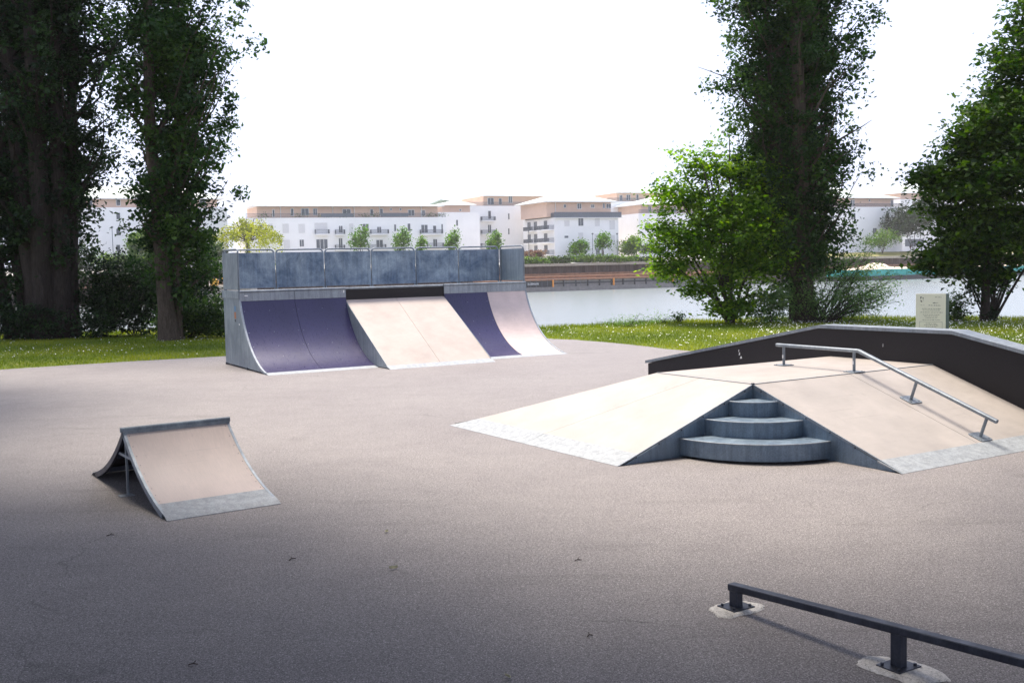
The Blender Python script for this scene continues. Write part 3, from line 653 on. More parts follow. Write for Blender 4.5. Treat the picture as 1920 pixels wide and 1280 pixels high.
def vegetation():
    # --- the dark multi-stemmed poplar clump on the far left
    b = ground(92, 634); 
    def cr_left(h, az):
        return np.interp(h, [0, .8, 2, 4, 8, 14, 20, 26], [0.1, .5, 1.5, 2.2, 2.3, 2.3, 2.2, .3])
    poplar('poplar', 'massive dark many stemmed poplar at the left edge of the lawn', b, 26,
           [(-.35, 0, -.055, .0, .36, .9), (.05, -.15, .006, .0, .42, 1.), (.42, .05, .022, 0, .34, .95), (-.75, .25, -.11, .02, .3, .85), (.7, .3, .05, .02, .27, .8), (-.1, .4, -.02, .03, .4, .95), (-1.3, .1, -.16, 0, .22, .75),
            (-.35, -.32, .015, .01, .2, .16), (.3, -.35, .01, .02, .18, .13), (.0, -.42, .0, .03, .16, .12), (.75, -.1, -.02, .02, .17, .12)],
           cr_left, M['lf_dark'], M['barkdark'], 3, 120, 36, .16, 0, .10)
    # --- the second poplar with a bare pale trunk
    b = ground(306, 640); 
    def cr2(h, az):
        right = max(0, math.cos(az))
        return np.interp(h, [0, 2.2, 3.5, 6, 9, 12, 14, 20, 24], [.4, 1.5, 2.6, 3.1, 2.4, 1.6, 1.4, 1.2, .2])*(.38+.62*right)
    poplar('poplar', 'poplar with a bare grey trunk showing through gaps beside the massive dark one', b+np.array([0, .5, 0]), 24,
           [(0, 0, -.008, 0, .25, 1.), (.25, .3, .045, .02, .14, .7)], cr2, M['lf_poplar'], M['bark'], 17, 200, 36, .155, .1, .10)
    # --- the poplar right of centre
    b = ground(1508, 603)
    def cr3(h, az):
        return np.interp(h, [0, 1.6, 2.6, 4, 7, 10, 14, 19, 23], [.2, .8, 2.3, 2.6, 2.4, 2.3, 2.2, 1.8, .3])*(1-.12*max(0, -math.cos(az)))
    poplar('poplar', 'tall poplar with a fluted trunk rising behind the bright green tree', b, 24,
           [(0, 0, -.022, .01, .36, 1.), (-.22, .1, -.085, .02, .20, .62), (.12, .25, .045, .03, .17, .7), (.14, -.14, -.018, .02, .2, .16), (-.17, -.16, .012, .03, .2, .15)], cr3, M['lf_poplar'], M['bark'], 29, 215, 36, .15, .03, .10)
    # --- bright green low tree left of it
    b = ground(1372, 606)
    bush('bushy_tree', 'broad bright green tree with leaves down to the grass left of the tall poplar', b,
         [(-.2, 0, 3.3, 1.6, 1.5, 1.1, 3), (-1.7, 0, 3.1, 1.2, 1.1, .8, 1.7), (.9, 0, 4.1, 1.2, 1.2, .9, 1.8), (-1.9, .1, 4.6, .9, .8, .7, .8), (-1.0, .1, 5.6, .8, .7, .7, .6), (.2, .1, 5.4, 1.0, .9, .8, 1.0), (-.7, 0, 4.4, 1.0, .9, .6, .9), (.2, 0, 1.9, 1.4, 1.2, .8, 1.6), (-2.3, 0, 2.1, .8, .8, .5, .6), (.1, -.2, .7, 1.1, .8, .6, 1.1), (1.3, 0, 2.6, 1.1, 1, 1.0, 1.5), (-1.2, 0, 1.4, .8, .6, .5, .4), (-1.6, 0, 6.0, .6, .5, .5, .14), (-2.3, 0, 5.2, .5, .5, .5, .12), (-2.7, 0, 3.6, .5, .5, .6, .2), (-.3, 0, 6.4, .5, .5, .4, .14), (1.2, 0, 5.3, .7, .6, .5, .4)],
         30000, .15, M['lf_green'], M['bark'], 41, 'tree', None, 13, 2.5, .24, 26, .9, .06, .6, .45)
    # --- wide leafy tree at the right edge
    b = ground(1858, 602)
    bush('spreading_tree', 'broad dark leafy tree leaning in from the right edge above the notice board', b,
         [(.9, 0, 5.2, 2.4, 2.0, 1.6, 4), (-.9, 0, 4.6, 1.5, 1.5, 1.3, 2.6), (-2.2, .1, 5.0, .8, .8, .5, .6), (.6, .2, 7.0, 1.7, 1.6, 1.2, 2.8), (1.2, .3, 8.9, 1.4, 1.4, 1.2, 2.2), (-.8, .1, 6.2, .9, .9, .7, .9), (1.0, 0, 3.0, 2.2, 1.5, 1.1, 2.6), (-1.6, -.1, 2.2, 1.1, .8, .6, 1.1), (-.5, 0, 3.0, 1.5, 1.2, 1.0, 1.9), (1.5, .2, 10.6, .9, .9, 1.0, .9), (3.0, 0, 5.5, 2, 2, 2.8, 1.8), (-.2, 0, 1.6, .9, .7, .5, .5)],
         50000, .18, M['lf_maple'], M['barkdark'], 53, 'tree', None, 8, 3, .27, 26, .8, .05, .6, .5)
    t = thing('ivy_trunk', 'slim dark tree stem wrapped in ivy at the water edge right of the notice board', 'tree', tuple(ground(1846, 603)))
    rng = np.random.default_rng(8); P = np.stack([np.linspace(0, .1, 10), np.zeros(10), np.linspace(-.1, 3.3, 10)], 1); mb = MB(); mb.tube(P, np.linspace(.17, .11, 10), 9)
    br = [curve_path((.05*k, 0, .1), (dx, .0, 1), 2.2, 9, rng, (0, 0, 0), .06) for k, dx in enumerate((-.35, -.18, .22, .42, .1))]
    for Q in br: mb.tube(Q, np.linspace(.035, .01, 9), 5)
    mb.build('trunk', M['barkdark'], t); C, T = clumps(br+[P], rng, 26, .12, .0, .10); crown(C, .11, M['lf_dark'], t, rng, T, 'ivy_leaves')
    # --- arching osier bush right of the poplar, leaves thin enough to see the water through
    b = ground(1545, 604)
    t = thing('osier_bush', 'thin arching bush with small leaves right of the tall poplar trunk', 'bush', tuple(b)); rng = np.random.default_rng(77); mb = MB(); paths = []
    for i in range(64):
        az = rng.uniform(-.9, 3.6) if rng.uniform() < .5 else rng.uniform(-.7, .7); el = rng.uniform(.35, 1.35)
        d = (math.cos(az)*math.cos(el), math.sin(az)*math.cos(el)*.6, math.sin(el)); L = rng.uniform(1.2, 3.3) if math.cos(az) > 0 else rng.uniform(1., 2.)
        Q = curve_path((rng.normal()*.35, rng.normal()*.2, -.05), d, L, 12, rng, (.03, 0, -.12), .05); mb.tube(Q, np.linspace(.022, .005, 12), 4, cap=False); paths.append(Q)
        for j in (5, 7, 9):
            dd = Q[j]-Q[j-1]; dd /= np.linalg.norm(dd); q2 = curve_path(Q[j], dd+rng.normal(size=3)*.6, .8, 7, rng, (0, 0, -.2), .08); mb.tube(q2, np.linspace(.008, .003, 7), 3, cap=False); paths.append(q2)
    mb.build('stems', M['barkdark'], t); C, T = clumps(paths, rng, 7, .13, .25, .07); crown(C, .085, M['lf_sparse'], t, rng, T, 'foliage', elong=.4)
    # --- shrubs
    def shrub(px, py, label, blobs, n, leaf, mat, seed, group='shrubs along the near bank', dy=0.):
        b = ground(px, py)+np.array([0, dy, 0]); b[2] = 0 if dy <= 1 else -.3
        bush('shrub', label, b, blobs, n, leaf, M[mat], M['barkdark'], seed, 'bush', group, 8, 1, .14, 14, .4, .02)
    shrub(345, 634, 'dense dark shrub against the left end of the quarter pipe', [(0, 0, .55, 1.0, .8, .65, 2), (.95, .1, .75, .9, .7, .75, 2), (1.5, 0, .5, .5, .5, .5, .6)], 9000, .10, 'lf_poplar', 61)
    shrub(235, 632, 'wide dark undergrowth between the massive poplar and the bare trunked poplar', [(0, 0, .9, 1.6, .8, 1.0, 2), (-.5, .1, 2.0, 1.0, .7, 1.0, 1.4), (-1.3, .2, 1.3, .7, .7, 1.1, 1), (.9, .2, 1.9, .9, .7, 1.0, 1)], 13000, .12, 'lf_dark', 62, dy=.7)
    shrub(180, 634, 'low dark bramble close to the right foot of the massive poplar', [(0, 0, .45, .7, .5, .5, 1)], 1500, .10, 'lf_dark', 63)
    shrub(40, 640, 'low dark bramble left of the massive poplar foot', [(0, 0, .6, 1.3, .6, .7, 1), (-1.4, 0, .9, .9, .6, .9, 1)], 5200, .11, 'lf_dark', 64, dy=.8)
    shrub(318, 622, 'tall dark undergrowth behind the bare trunked poplar', [(0, 0, 1.5, 1.2, .8, 1.6, 2), (.9, 0, 2.7, 1.0, .8, 1.3, 1.4), (-.9, .2, 2.2, .9, .7, 1.2, 1)], 9500, .12, 'lf_dark', 65, dy=1.6)
    shrub(1440, 606, 'small leafy shrub at the left foot of the tall poplar', [(0, 0, .6, .75, .5, .7, 1), (.5, 0, 1.0, .5, .4, .5, .5)], 2600, .095, 'lf_sparse', 66)
    shrub(1788, 602, 'small dark shrub just right of the notice board', [(0, 0, .4, .5, .35, .4, 1), (.2, 0, .75, .25, .2, .3, .3)], 1600, .085, 'lf_poplar', 67)
    shrub(1272, 607, 'lone little sapling on the bank edge left of the bright green tree', [(0, 0, .25, .22, .18, .16, 1)], 160, .09, 'lf_poplar', 68)
    shrub(1175, 611, 'wispy low weeds on the bank edge, left clump', [(0, 0, .12, 1.0, .25, .22, 1)], 900, .05, 'lf_sparse', 69)
    shrub(1240, 608, 'wispy low weeds on the bank edge, right clump near the sapling', [(0, 0, .14, .4, .2, .22, 1)], 420, .05, 'lf_sparse', 70)
vegetation()

def lawn_cover():
    rng = np.random.default_rng(5)
    from_poly = np.array(PAVE)
    def inside(x, y):
        c = np.zeros(len(x), bool); n = len(from_poly)
        for i in range(n):
            x0, y0 = from_poly[i]; x1, y1 = from_poly[(i+1) % n]
            cond = ((y0 > y) != (y1 > y)); xi = (x1-x0)*(y-y0)/(y1-y0+1e-12)+x0; c ^= cond & (x < xi)
        return c
    N = 330000; x = rng.uniform(-23, 23, N); y = rng.uniform(19, 42.5, N)
    off = y-edge_y(x); k = (off < .9) & ~inside(x, y) & (np.abs(x) < y*.5+2); x, y, off = x[k], y[k], off[k]
    n = len(x); z = (.05*np.sin(x*1.3+y*.7)*np.cos(y*1.1-x*.5)+.03*np.sin(x*2.9)*np.sin(y*2.3+1))*np.clip((off+4.2)/4, 0, 1)*(off <= 2)-.05*np.clip(off, 0, 9)
    P = np.stack([x, y, z-.01], 1); h = rng.uniform(.035, .085, n)*(1+1.5*np.clip((off+1.6)/2, 0, 1)); az = rng.uniform(0, 6.28, n); w = .011
    dx = np.stack([np.cos(az)*w, np.sin(az)*w, np.zeros(n)], 1); tip = P+np.stack([rng.normal(size=n)*.025, rng.normal(size=n)*.025, h], 1)
    V = np.stack([P-dx, P+dx, tip], 1).reshape(-1, 3); patch = .5+.3*np.sin(x*.9+1)*np.sin(y*.8)+rng.normal(size=n)*.18
    tag(fast_mesh('grass', V, np.arange(3*n).reshape(n, 3), M['blade'], None, np.repeat(np.clip(patch, 0, 1), 3)), kind='stuff')
    # daisies, in drifts
    N = 60000; x = rng.uniform(-20, 22, N); y = rng.uniform(19, 41, N); off = y-edge_y(x)
    dens = np.clip(.42+.45*np.sin(x*.55+.4)*np.sin(y*.7+1.2)+.25*np.sin(x*1.7)*np.sin(y*2.1), 0, 1)
    dens = np.where(x > 8, np.clip(dens+.5, 0, 1), dens*.42); dens = np.where(x < -7, dens*.7*(off > -12), dens)
    k = (off < -.4) & ~inside(x, y) & (np.abs(x) < y*.5+1) & (rng.uniform(0, 1, N) < dens*.62); x, y = x[k], y[k]; n = len(x); off = off[k]
    z = (.05*np.sin(x*1.3+y*.7)*np.cos(y*1.1-x*.5)+.03*np.sin(x*2.9)*np.sin(y*2.3+1))*np.clip((off+4.2)/4, 0, 1)
    c = np.stack([x, y, z+rng.uniform(.055, .10, n)], 1); r = rng.uniform(.011, .021, n)
    V = []; tl = rng.normal(size=(n, 2))*.35
    for i in range(6):
        a = i*math.pi/3; u, v = np.cos(a)*r, np.sin(a)*r; V.append(c+np.stack([u, v, u*tl[:, 0]+v*tl[:, 1]+r*.4], 1))
    V.append(c); V = np.stack(V, 1).reshape(-1, 3)
    F = np.concatenate([np.stack([np.arange(n)*7+i, np.arange(n)*7+(i+1) % 6, np.arange(n)*7+6], 1) for i in range(6)])
    tag(fast_mesh('daisies', V, F, M['daisy']), kind='stuff')
lawn_cover()

# ------------------------------------------------------------------ far bank
BA = math.radians(23); B1 = np.array([math.cos(BA), math.sin(BA), 0]); B2 = np.array([-math.sin(BA), math.cos(BA), 0]); BO = np.array([5., 247., 0])
def far(u, v, d):
    """pixel to (along bank, height) on the vertical plane d metres behind the quay line"""
    r = ray(u, v); C = np.array([0, 0, CAMH]); t = ((BO+B2*d-C) @ B2)/(r @ B2); p = C+t*r
    return (p-BO) @ B1, p[2]
def fw(a, d, z=0): p = BO+B1*a+B2*d; return (p[0], p[1], z)
QZ, FZ = 1.5, 2.7
def far_ground():
    mb = MB(); X = [-1000, -400, -120, -60, 0, 60, 120, 400, 1000]; D = [(.6, QZ-.02), (2.6, QZ-.01), (9, FZ-.1), (13, FZ), (60, FZ), (400, FZ), (900, FZ+1)]
    for i in range(len(X)-1):
        for j in range(len(D)-1):
            mb.add([fw(X[i], *D[j]), fw(X[i+1], *D[j]), fw(X[i+1], *D[j+1]), fw(X[i], *D[j+1])], [(0,1,2,3)], 0 if X[i] >= 60 and 0 < j < 2 else 1)
    tag(mb.build('far_bank_ground', [M['drygreen'], M['path']], fix=False), kind='structure')
    # quay: corrugated sheet piling and a concrete cap
    q = thing('quay_wall', 'dark rusty sheet pile quay wall with a concrete cap across the river', 'wall', fw(0, 0, 0), BA)
    n = 1100; a = np.linspace(-330, 330, n); dep = np.where((np.arange(n)//2) % 2 == 0, 0., .35)
    mb = MB(); mb.strip([(x, y_, -5.5) for x, y_ in zip(a, dep)], [(x, y_, QZ-.6) for x, y_ in zip(a, dep)], 0, False); mb.build('sheet_piling', M['pile'], q, fix=False)
    mb = MB(); mb.box((-330, -.25, QZ-.6), (330, .9, QZ)); mb.build('quay_cap', M['quaycap'], q)
    mb = MB(); mb.box((-330, -.4, -1.25), (330, -.05, -.75)); mb.build('waler_beam', M['rust'], q)
far_ground()

def window_mesh(w, h, bars=2, dark=True):
    mb = MB(); mb.box((-w/2, -.04, 0), (w/2, .02, h), 0)
    pw = (w-.10*(bars+1))/bars
    for i in range(bars): x = -w/2+.10+i*(pw+.10); mb.box((x, -.055, .1), (x+pw, -.041, h-.1), 1)
    return mb
_wm = {}
def add_window(b, w, h, x, y, z, rz=0, kind='window'):
    key = (round(w, 1), round(h, 1), kind)
    if key not in _wm:
        mb = MB()
        if kind == 'shutter':
            mb.box((-w/2, -.04, 0), (w/2, .02, h), 0); mb.box((-w/2-.05, -.10, h), (w/2+.05, .02, h+.12), 1)
            o = mb.build('shutter', [M['shutter'], M['trim']], b)
        else:
            o = window_mesh(w, h, 3 if w > 2 else (2 if w > .9 else 1)).build('window', [M['trim'], M['glass']], b)
        _wm[key] = o.data
    else: o = link('shutter' if kind == 'shutter' else 'window', _wm[key], b)
    o.location = (x, y, z); o.rotation_euler = (0, 0, rz)
def add_balcony(b, x0, x1, y, z, dep=1.3, solid=False, side=0):
    """slab with a dark barred railing in front; side=1 puts it on the left face (x is then depth)"""
    mb = MB(); rl = MB()
    if side == 0:
        mb.box((x0, y-dep, z-.22), (x1, y, z)); runs = [((x0, y-dep+.05), (x1, y-dep+.05)), ((x0+.03, y-dep+.05), (x0+.03, y)), ((x1-.03, y-dep+.05), (x1-.03, y))]
    else:
        mb.box((y-dep, x0, z-.22), (y, x1, z)); runs = [((y-dep+.05, x0), (y-dep+.05, x1)), ((y-dep+.05, x0+.03), (y, x0+.03)), ((y-dep+.05, x1-.03), (y, x1-.03))]
    o = mb.build('balcony', M['white'], b)
    for p, r in runs: railing(rl, p, r, z, solid)
    rl.build('railing', M['balrail'], o)
def railing(rl, p, r, z, solid=False, h=1.0):
    L = math.dist(p, r)
    rl.bar((*p, z+h), (*r, z+h), .06, .06)
    if solid: rl.bar((*p, z+h/2+.03), (*r, z+h/2+.03), .04, h-.12)
    else:
        rl.bar((*p, z+.10), (*r, z+.10), .05, .05)
        k = max(1, int(L/.16))
        for i in range(k+1):
            t = i/k; x, y = p[0]+(r[0]-p[0])*t, p[1]+(r[1]-p[1])*t; rl.bar((x, y, z+.1), (x, y, z+h), .045, .045, up=(0, 1, 0))
def hip_roof(b, x0, x1, y0, y1, ze, zr, over=1.0, mat='roof', hipl=None, hipr=None):
    X0, X1, Y0, Y1 = x0-over, x1+over, y0-over, y1+over; ym = (Y0+Y1)/2; hl = hipl if hipl is not None else (Y1-Y0)/2; hr = hipr if hipr is not None else (Y1-Y0)/2
    mb = MB(); v = [(X0,Y0,ze),(X1,Y0,ze),(X1,Y1,ze),(X0,Y1,ze),(X0+hl,ym,zr),(X1-hr,ym,zr)]
    mb.add(v, [(0,1,5,4),(2,3,4,5),(1,2,5),(3,0,4)]); mb.add([(X0,Y0,ze-.18),(X1,Y0,ze-.18),(X1,Y1,ze-.18),(X0,Y1,ze-.18)]+v[:4], [(0,3,2,1),(0,1,5,4),(1,2,6,5),(2,3,7,6),(3,0,4,7)], 1)
    return mb.build('roof', [M[mat], M['trim']], b, fix=False)

def apartment(name, label, d, pxs, ypar, yeave, yridge, depth, pent=None, ybase=None, hips=(None, None), pdepth=None, pin=1.8):
    """pxs: left/right image columns of the front wall, ypar/yeave/yridge image rows of parapet, eave, ridge (read at the column refx)"""
    xl, xr, refx = pxs
    a0 = far(xl, 450, d)[0]; a1 = far(xr, 450, d)[0]; zp = far(refx, ypar, d)[1]; ze = far(refx, yeave, d+pin)[1]; zr = far(refx, yridge, d+depth/2)[1]
    b = thing(name, label, 'building', fw(a0, d, FZ), BA, 'pale apartment blocks across the river'); w = a1-a0; zp -= FZ; ze -= FZ; zr -= FZ
    mb = MB(); mb.box((0, 0, -.6), (w, depth, zp)); mb.box((-.06, -.06, zp-.35), (w+.06, .0, zp-.22)); mb.build('wall', M['white'], b)
    p0, p1 = (0+pin, w-pin) if pent is None else (far(pent[0], 450, d+pin)[0]-a0, far(pent[1], 450, d+pin)[0]-a0)
    mb = MB(); mb.box((p0, pin, zp+.002), (p1, depth-pin, ze-.17)); mb.build('penthouse_wall', M['tan'], b)
    hip_roof(b, p0, p1, pin, depth-pin, ze, zr, 1.3, hipl=hips[0], hipr=hips[1])
    def loc(px, py, dd=0): a, z = far(px, py, d+dd); return a-a0, z-FZ
    return b, loc, w, zp, ze, p0, p1
def wins(b, loc, lst, dd=0, kind='window', y=-.02):
    for (px, py, wpx, hpx) in lst:                               # image rectangle of each opening: centre column, bottom row, size
        x, z = loc(px, py, dd); x0 = loc(px-wpx/2, py, dd)[0]; x1 = loc(px+wpx/2, py, dd)[0]; zt = loc(px, py-hpx, dd)[1]
        add_window(b, round(x1-x0, 1), round(zt-z, 1), x, y+dd, z, 0, kind)
def downpipe(b, x, y, z0, z1):
    mb = MB(); mb.tube([(x-.9, y-1.2, z1), (x, y-.1, z1-.3), (x, y-.1, z0)], .09, 6); mb.build('downpipe', M['trim'], b)

def far_buildings():
    # A: block behind the left poplars
    b, loc, w, zp, ze, p0, p1 = apartment('apartment_block', 'white block with a brick coloured attic half hidden behind the left poplars', 12, (20, 428, 220), 389, 372, 350, 16)
    wins(b, loc, [(x, y, 9, 14) for x in (150, 222, 262, 340, 395) for y in (472, 442, 412)]); wins(b, loc, [(170, 386, 8, 12), (222, 386, 9, 13), (262, 386, 12, 13), (330, 386, 10, 12), (380, 386, 12, 13)], 1.8, y=-.06)
    # B: the long block left of centre
    b, loc, w, zp, ze, p0, p1 = apartment('apartment_block', 'long white block with tan attic floor and pale hipped roof, left of centre', 16, (462, 838, 650), 408, 386, 369, 17, (484, 822), hips=(14, 26))
    wins(b, loc, [(513, 407, 4, 14), (548, 405, 6, 14), (572, 404, 15, 13), (591, 404, 8, 13), (650, 405, 16, 13), (697, 405, 6, 13), (715, 404, 7, 13), (771, 405, 12, 12), (793, 405, 8, 11)], 1.8, y=-.06)
    wins(b, loc, [(x, 395, 3.6, 5) for x in (733, 751)], 1.8, y=-.06)
    wins(b, loc, [(566, 463, 9, 14), (604, 468, 22, 20), (639, 466, 8, 20), (686, 434, 12, 15), (711, 437, 9, 12), (741, 434, 5, 14), (767, 434, 6, 15), (796, 437, 13, 16), (815, 437, 7, 14), (829, 434, 4, 14), (712, 467, 13, 18), (816, 463, 8, 15), (639, 437, 8, 14)])
    wins(b, loc, [(508, 437, 8, 17), (536, 437, 12, 17), (566, 437, 12, 17), (602, 430, 24, 12), (659, 437, 8, 17), (538, 466, 12, 16)], kind='shutter')
    for x0, x1, y in ((628, 645, 439.5), (694, 727, 439), (787, 828, 439), (628, 645, 468), (690, 722, 467), (800, 830, 464), (590, 616, 439)):
        xa, z = loc(x0, y); xb, _ = loc(x1, y); add_balcony(b, xa, xb, 0, z, 1.1)
    rl = MB(); railing(rl, (.1, .15), (w*.36, .15), zp, False, .95); railing(rl, (w*.36, .1), (w*.52, .1), zp, True, .95); railing(rl, (w*.52, .15), (w*.66, .15), zp, False, .95); railing(rl, (w*.66, .1), (w*.80, .1), zp, True, 1.0); railing(rl, (w*.80, .15), (w-.1, .15), zp, False, .95); rl.build('terrace_railing', M['balrail'], b)
    for px in (526, 624, 664, 712, 790): x, _ = loc(px, 400, 1.8); downpipe(b, x, 1.8, zp, ze)
    rngp = np.random.default_rng(90)
    C = np.concatenate([rngp.normal(size=(70, 3))*np.array([.9, .25, .3])+np.array([loc(px, 405)[0], .7, zp+.5]) for px in (497, 563, 607, 618, 645, 650, 688, 707, 812, 828)])
    crown(C, .3, M['lf_hedge'], b, rngp, rngp.uniform(0, 1, len(C)), 'terrace_plants')
    # C: lower link block between B and D
    b, loc, w, zp, ze, p0, p1 = apartment('apartment_block', 'narrow white link block with a strip of tan attic beside the long block', 26, (822, 900, 858), 398, 384, 374, 15)
    wins(b, loc, [(857, 424, 4, 12), (857, 452, 4, 12)]); wins(b, loc, [(863, 396, 4, 4)], 1.8, y=-.06)
    # D: tall middle block (behind)
    b, loc, w, zp, ze, p0, p1 = apartment('apartment_block', 'tallest white block in the middle with stacked balconies and a stepped roof', 34, (876, 1048, 930), 386, 367, 346, 20, (908, 1040), hips=(9, 12), pin=2.0)
    wins(b, loc, [(957, 381, 7, 13), (920, 384, 12, 13), (938, 384, 6, 12)], 2.0, y=-.06)
    wins(b, loc, [(891, 414, 5, 16), (891, 437, 6, 15), (891, 463, 8, 15), (918, 411, 6, 16), (918, 437, 7, 16), (918, 463, 7, 16), (954, 412, 3, 12), (954, 440, 3, 12), (931, 440, 3, 12)])
    for x0, x1, ys in ((872, 894, (416, 440, 465)), (901, 926, (414, 439, 464))):
        for y in ys: xa, z = loc(x0, y); xb, _ = loc(x1, y); add_balcony(b, xa, xb, 0, z, 1.3)
    rl = MB(); railing(rl, (.1, .15), (w-.1, .15), zp, False, .95); rl.build('terrace_railing', M['balrail'], b)
    # E: front block with the dark terrace parapet
    b, loc, w, zp, ze, p0, p1 = apartment('apartment_block', 'white corner block with a long dark terrace rail right of the middle', 12, (1040, 1160, 1090), 406, 378, 360, 19, (1026, 1146), hips=(9, 9), pin=1.6)
    b_face = b
    wins(b, loc, [(1059, 390, 5, 7), (1086, 392, 8, 11), (1111, 390, 7, 7), (1132, 391, 4, 10), (1141, 391, 9, 9)], 1.6, y=-.06)
    wins(b, loc, [(1089, 424, 10, 15), (1121, 479, 8, 14)]); wins(b, loc, [(1120, 424, 9, 15), (1120, 455, 10, 16), (1148, 430, 10, 17), (1063, 424, 10, 10), (1148, 458, 10, 17), (1089, 452, 9, 15)], kind='shutter')
    vt = MB(); x, z = loc(1062, 446); vt.box((x-.5, -.03, z), (x+.5, 0, z+.5)); vt.build('vent_grille', M['balrail'], b)
    # left face windows and corner balconies (x = 0 plane)
    for yy, zz in ((5.0, zp-3.0), (5.0, zp-6.1), (11., zp-3.0), (11., zp-6.1), (15, zp-3.0), (15, zp-6.1), (5., zp-9.0), (11, zp-9.0)): add_window(b, 2.1, 2.3, -.02, yy, zz, -math.pi/2)
    for zz in (zp-3.05, zp-6.15, zp-9.1):
        add_balcony(b, .3, 7.6, 0, zz, 1.4, side=1); add_balcony(b, 10.2, 16, 0, zz, 1.3, side=1)
    rl = MB(); railing(rl, (-.15, -.15), (w+.8, -.15), zp-.3, True, 1.35); railing(rl, (-.15, -.15), (-.15, 17), zp-.3, False, 1.2); railing(rl, (w+.8, -.15), (w+.8, 4), zp-.3, True, 1.35); rl.build('terrace_railing', M['balrail'], b)
    sl = MB(); sl.box((-.6, -.6, zp-.42), (w+1.0, 0, zp-.30)); sl.build('terrace_slab', M['white'], b)
    x, _ = loc(1041, 385, 1.6); downpipe(b, x, 1.6, zp, ze)
    # F: block to the right, behind
    b, loc, w, zp, ze, p0, p1 = apartment('apartment_block', 'white block with tan attic rising behind the corner block, left of the bright green tree', 30, (1140, 1262, 1190), 378, 361, 343, 20, (1158, 1262), hips=(10, 8), pin=2)
    wins(b, loc, [(1164, 377, 6, 11), (1178, 376, 8, 11), (1195, 376, 5, 12)], 2, y=-.06); wins(b, loc, [(1186, 403, 8, 6), (1186, 430, 10, 16), (1200, 450, 16, 16), (1164, 424, 8, 12), (1210, 478, 10, 13), (1190, 478, 6, 12), (1159, 452, 6, 12)])
    for x0, x1, y in ((1178, 1196, 406), (1157, 1175, 427), (1177, 1210, 431), (1196, 1212, 455), (1158, 1172, 455)): xa, z = loc(x0, y); xb, _ = loc(x1, y); add_balcony(b, xa, xb, 0, z, 1.2)
    rl = MB(); railing(rl, (.1, .15), (w-.1, .15), zp, False, .95); rl.build('terrace_railing', M['balrail'], b)
    # G: lower wing in front of F
    b, loc, w, zp, ze, p0, p1 = apartment('apartment_block', 'lower white wing with a tan attic partly covered by the bright green tree', 16, (1198, 1330, 1240), 400, 383, 370, 16, hips=(8, 8))
    wins(b, loc, [(1218, 398, 6, 11), (1240, 398, 8, 11), (1265, 398, 6, 11)], 1.8, y=-.06); wins(b, loc, [(1215, 430, 8, 13), (1245, 430, 8, 13), (1280, 430, 8, 13), (1245, 458, 8, 13), (1222, 458, 8, 13)])
    rl = MB(); railing(rl, (.1, .1), (w-.1, .1), zp, False, .95); rl.build('terrace_railing', M['balrail'], b)
    # H: block behind the tall poplar
    b, loc, w, zp, ze, p0, p1 = apartment('apartment_block', 'white block with a tan attic seen right of the tall poplar trunk', 14, (1400, 1692, 1600), 388, 371, 352, 17, (1420, 1675), hips=(12, 16))
    wins(b, loc, [(1672, 387, 5, 12), (1630, 378, 3, 4), (1598, 387, 8, 12), (1560, 387, 8, 12)], 1.8, y=-.06); wins(b, loc, [(1664, 411, 7, 13), (1600, 412, 8, 13), (1560, 412, 8, 13), (1530, 412, 8, 13), (1470, 412, 8, 13), (1600, 440, 8, 13), (1560, 440, 8, 13), (1470, 440, 8, 13), (1640, 440, 8, 13)])
    vt = MB(); x, z = loc(1666, 464); vt.box((x-.6, -.03, z), (x+.6, 0, z+.6)); vt.build('vent_grille', M['shutter'], b)
    rl = MB(); railing(rl, (.1, .1), (w-.1, .1), zp, False, .95); rl.build('terrace_railing', M['balrail'], b); x, _ = loc(1599, 380, 1.8); downpipe(b, x, 1.8, zp, ze)
    # I: block at the far right with a dark ground floor opening
    b, loc, w, zp, ze, p0, p1 = apartment('apartment_block', 'white block behind the right edge tree with a dark garage opening at ground level', 22, (1688, 2000, 1760), 374, 362, 342, 18, hips=(12, 10))
    wins(b, loc, [(1730, 400, 10, 13), (1790, 400, 10, 13), (1850, 400, 10, 13), (1730, 430, 10, 13), (1790, 430, 10, 13), (1850, 430, 10, 13)])
    op = MB(); x0, z0 = loc(1697, 462); x1, z1 = loc(1732, 448); op.box((x0, -.05, z0), (x1, 0, z1)); op.build('garage_door', M['balrail'], b)
    gw = MB()
far_buildings()

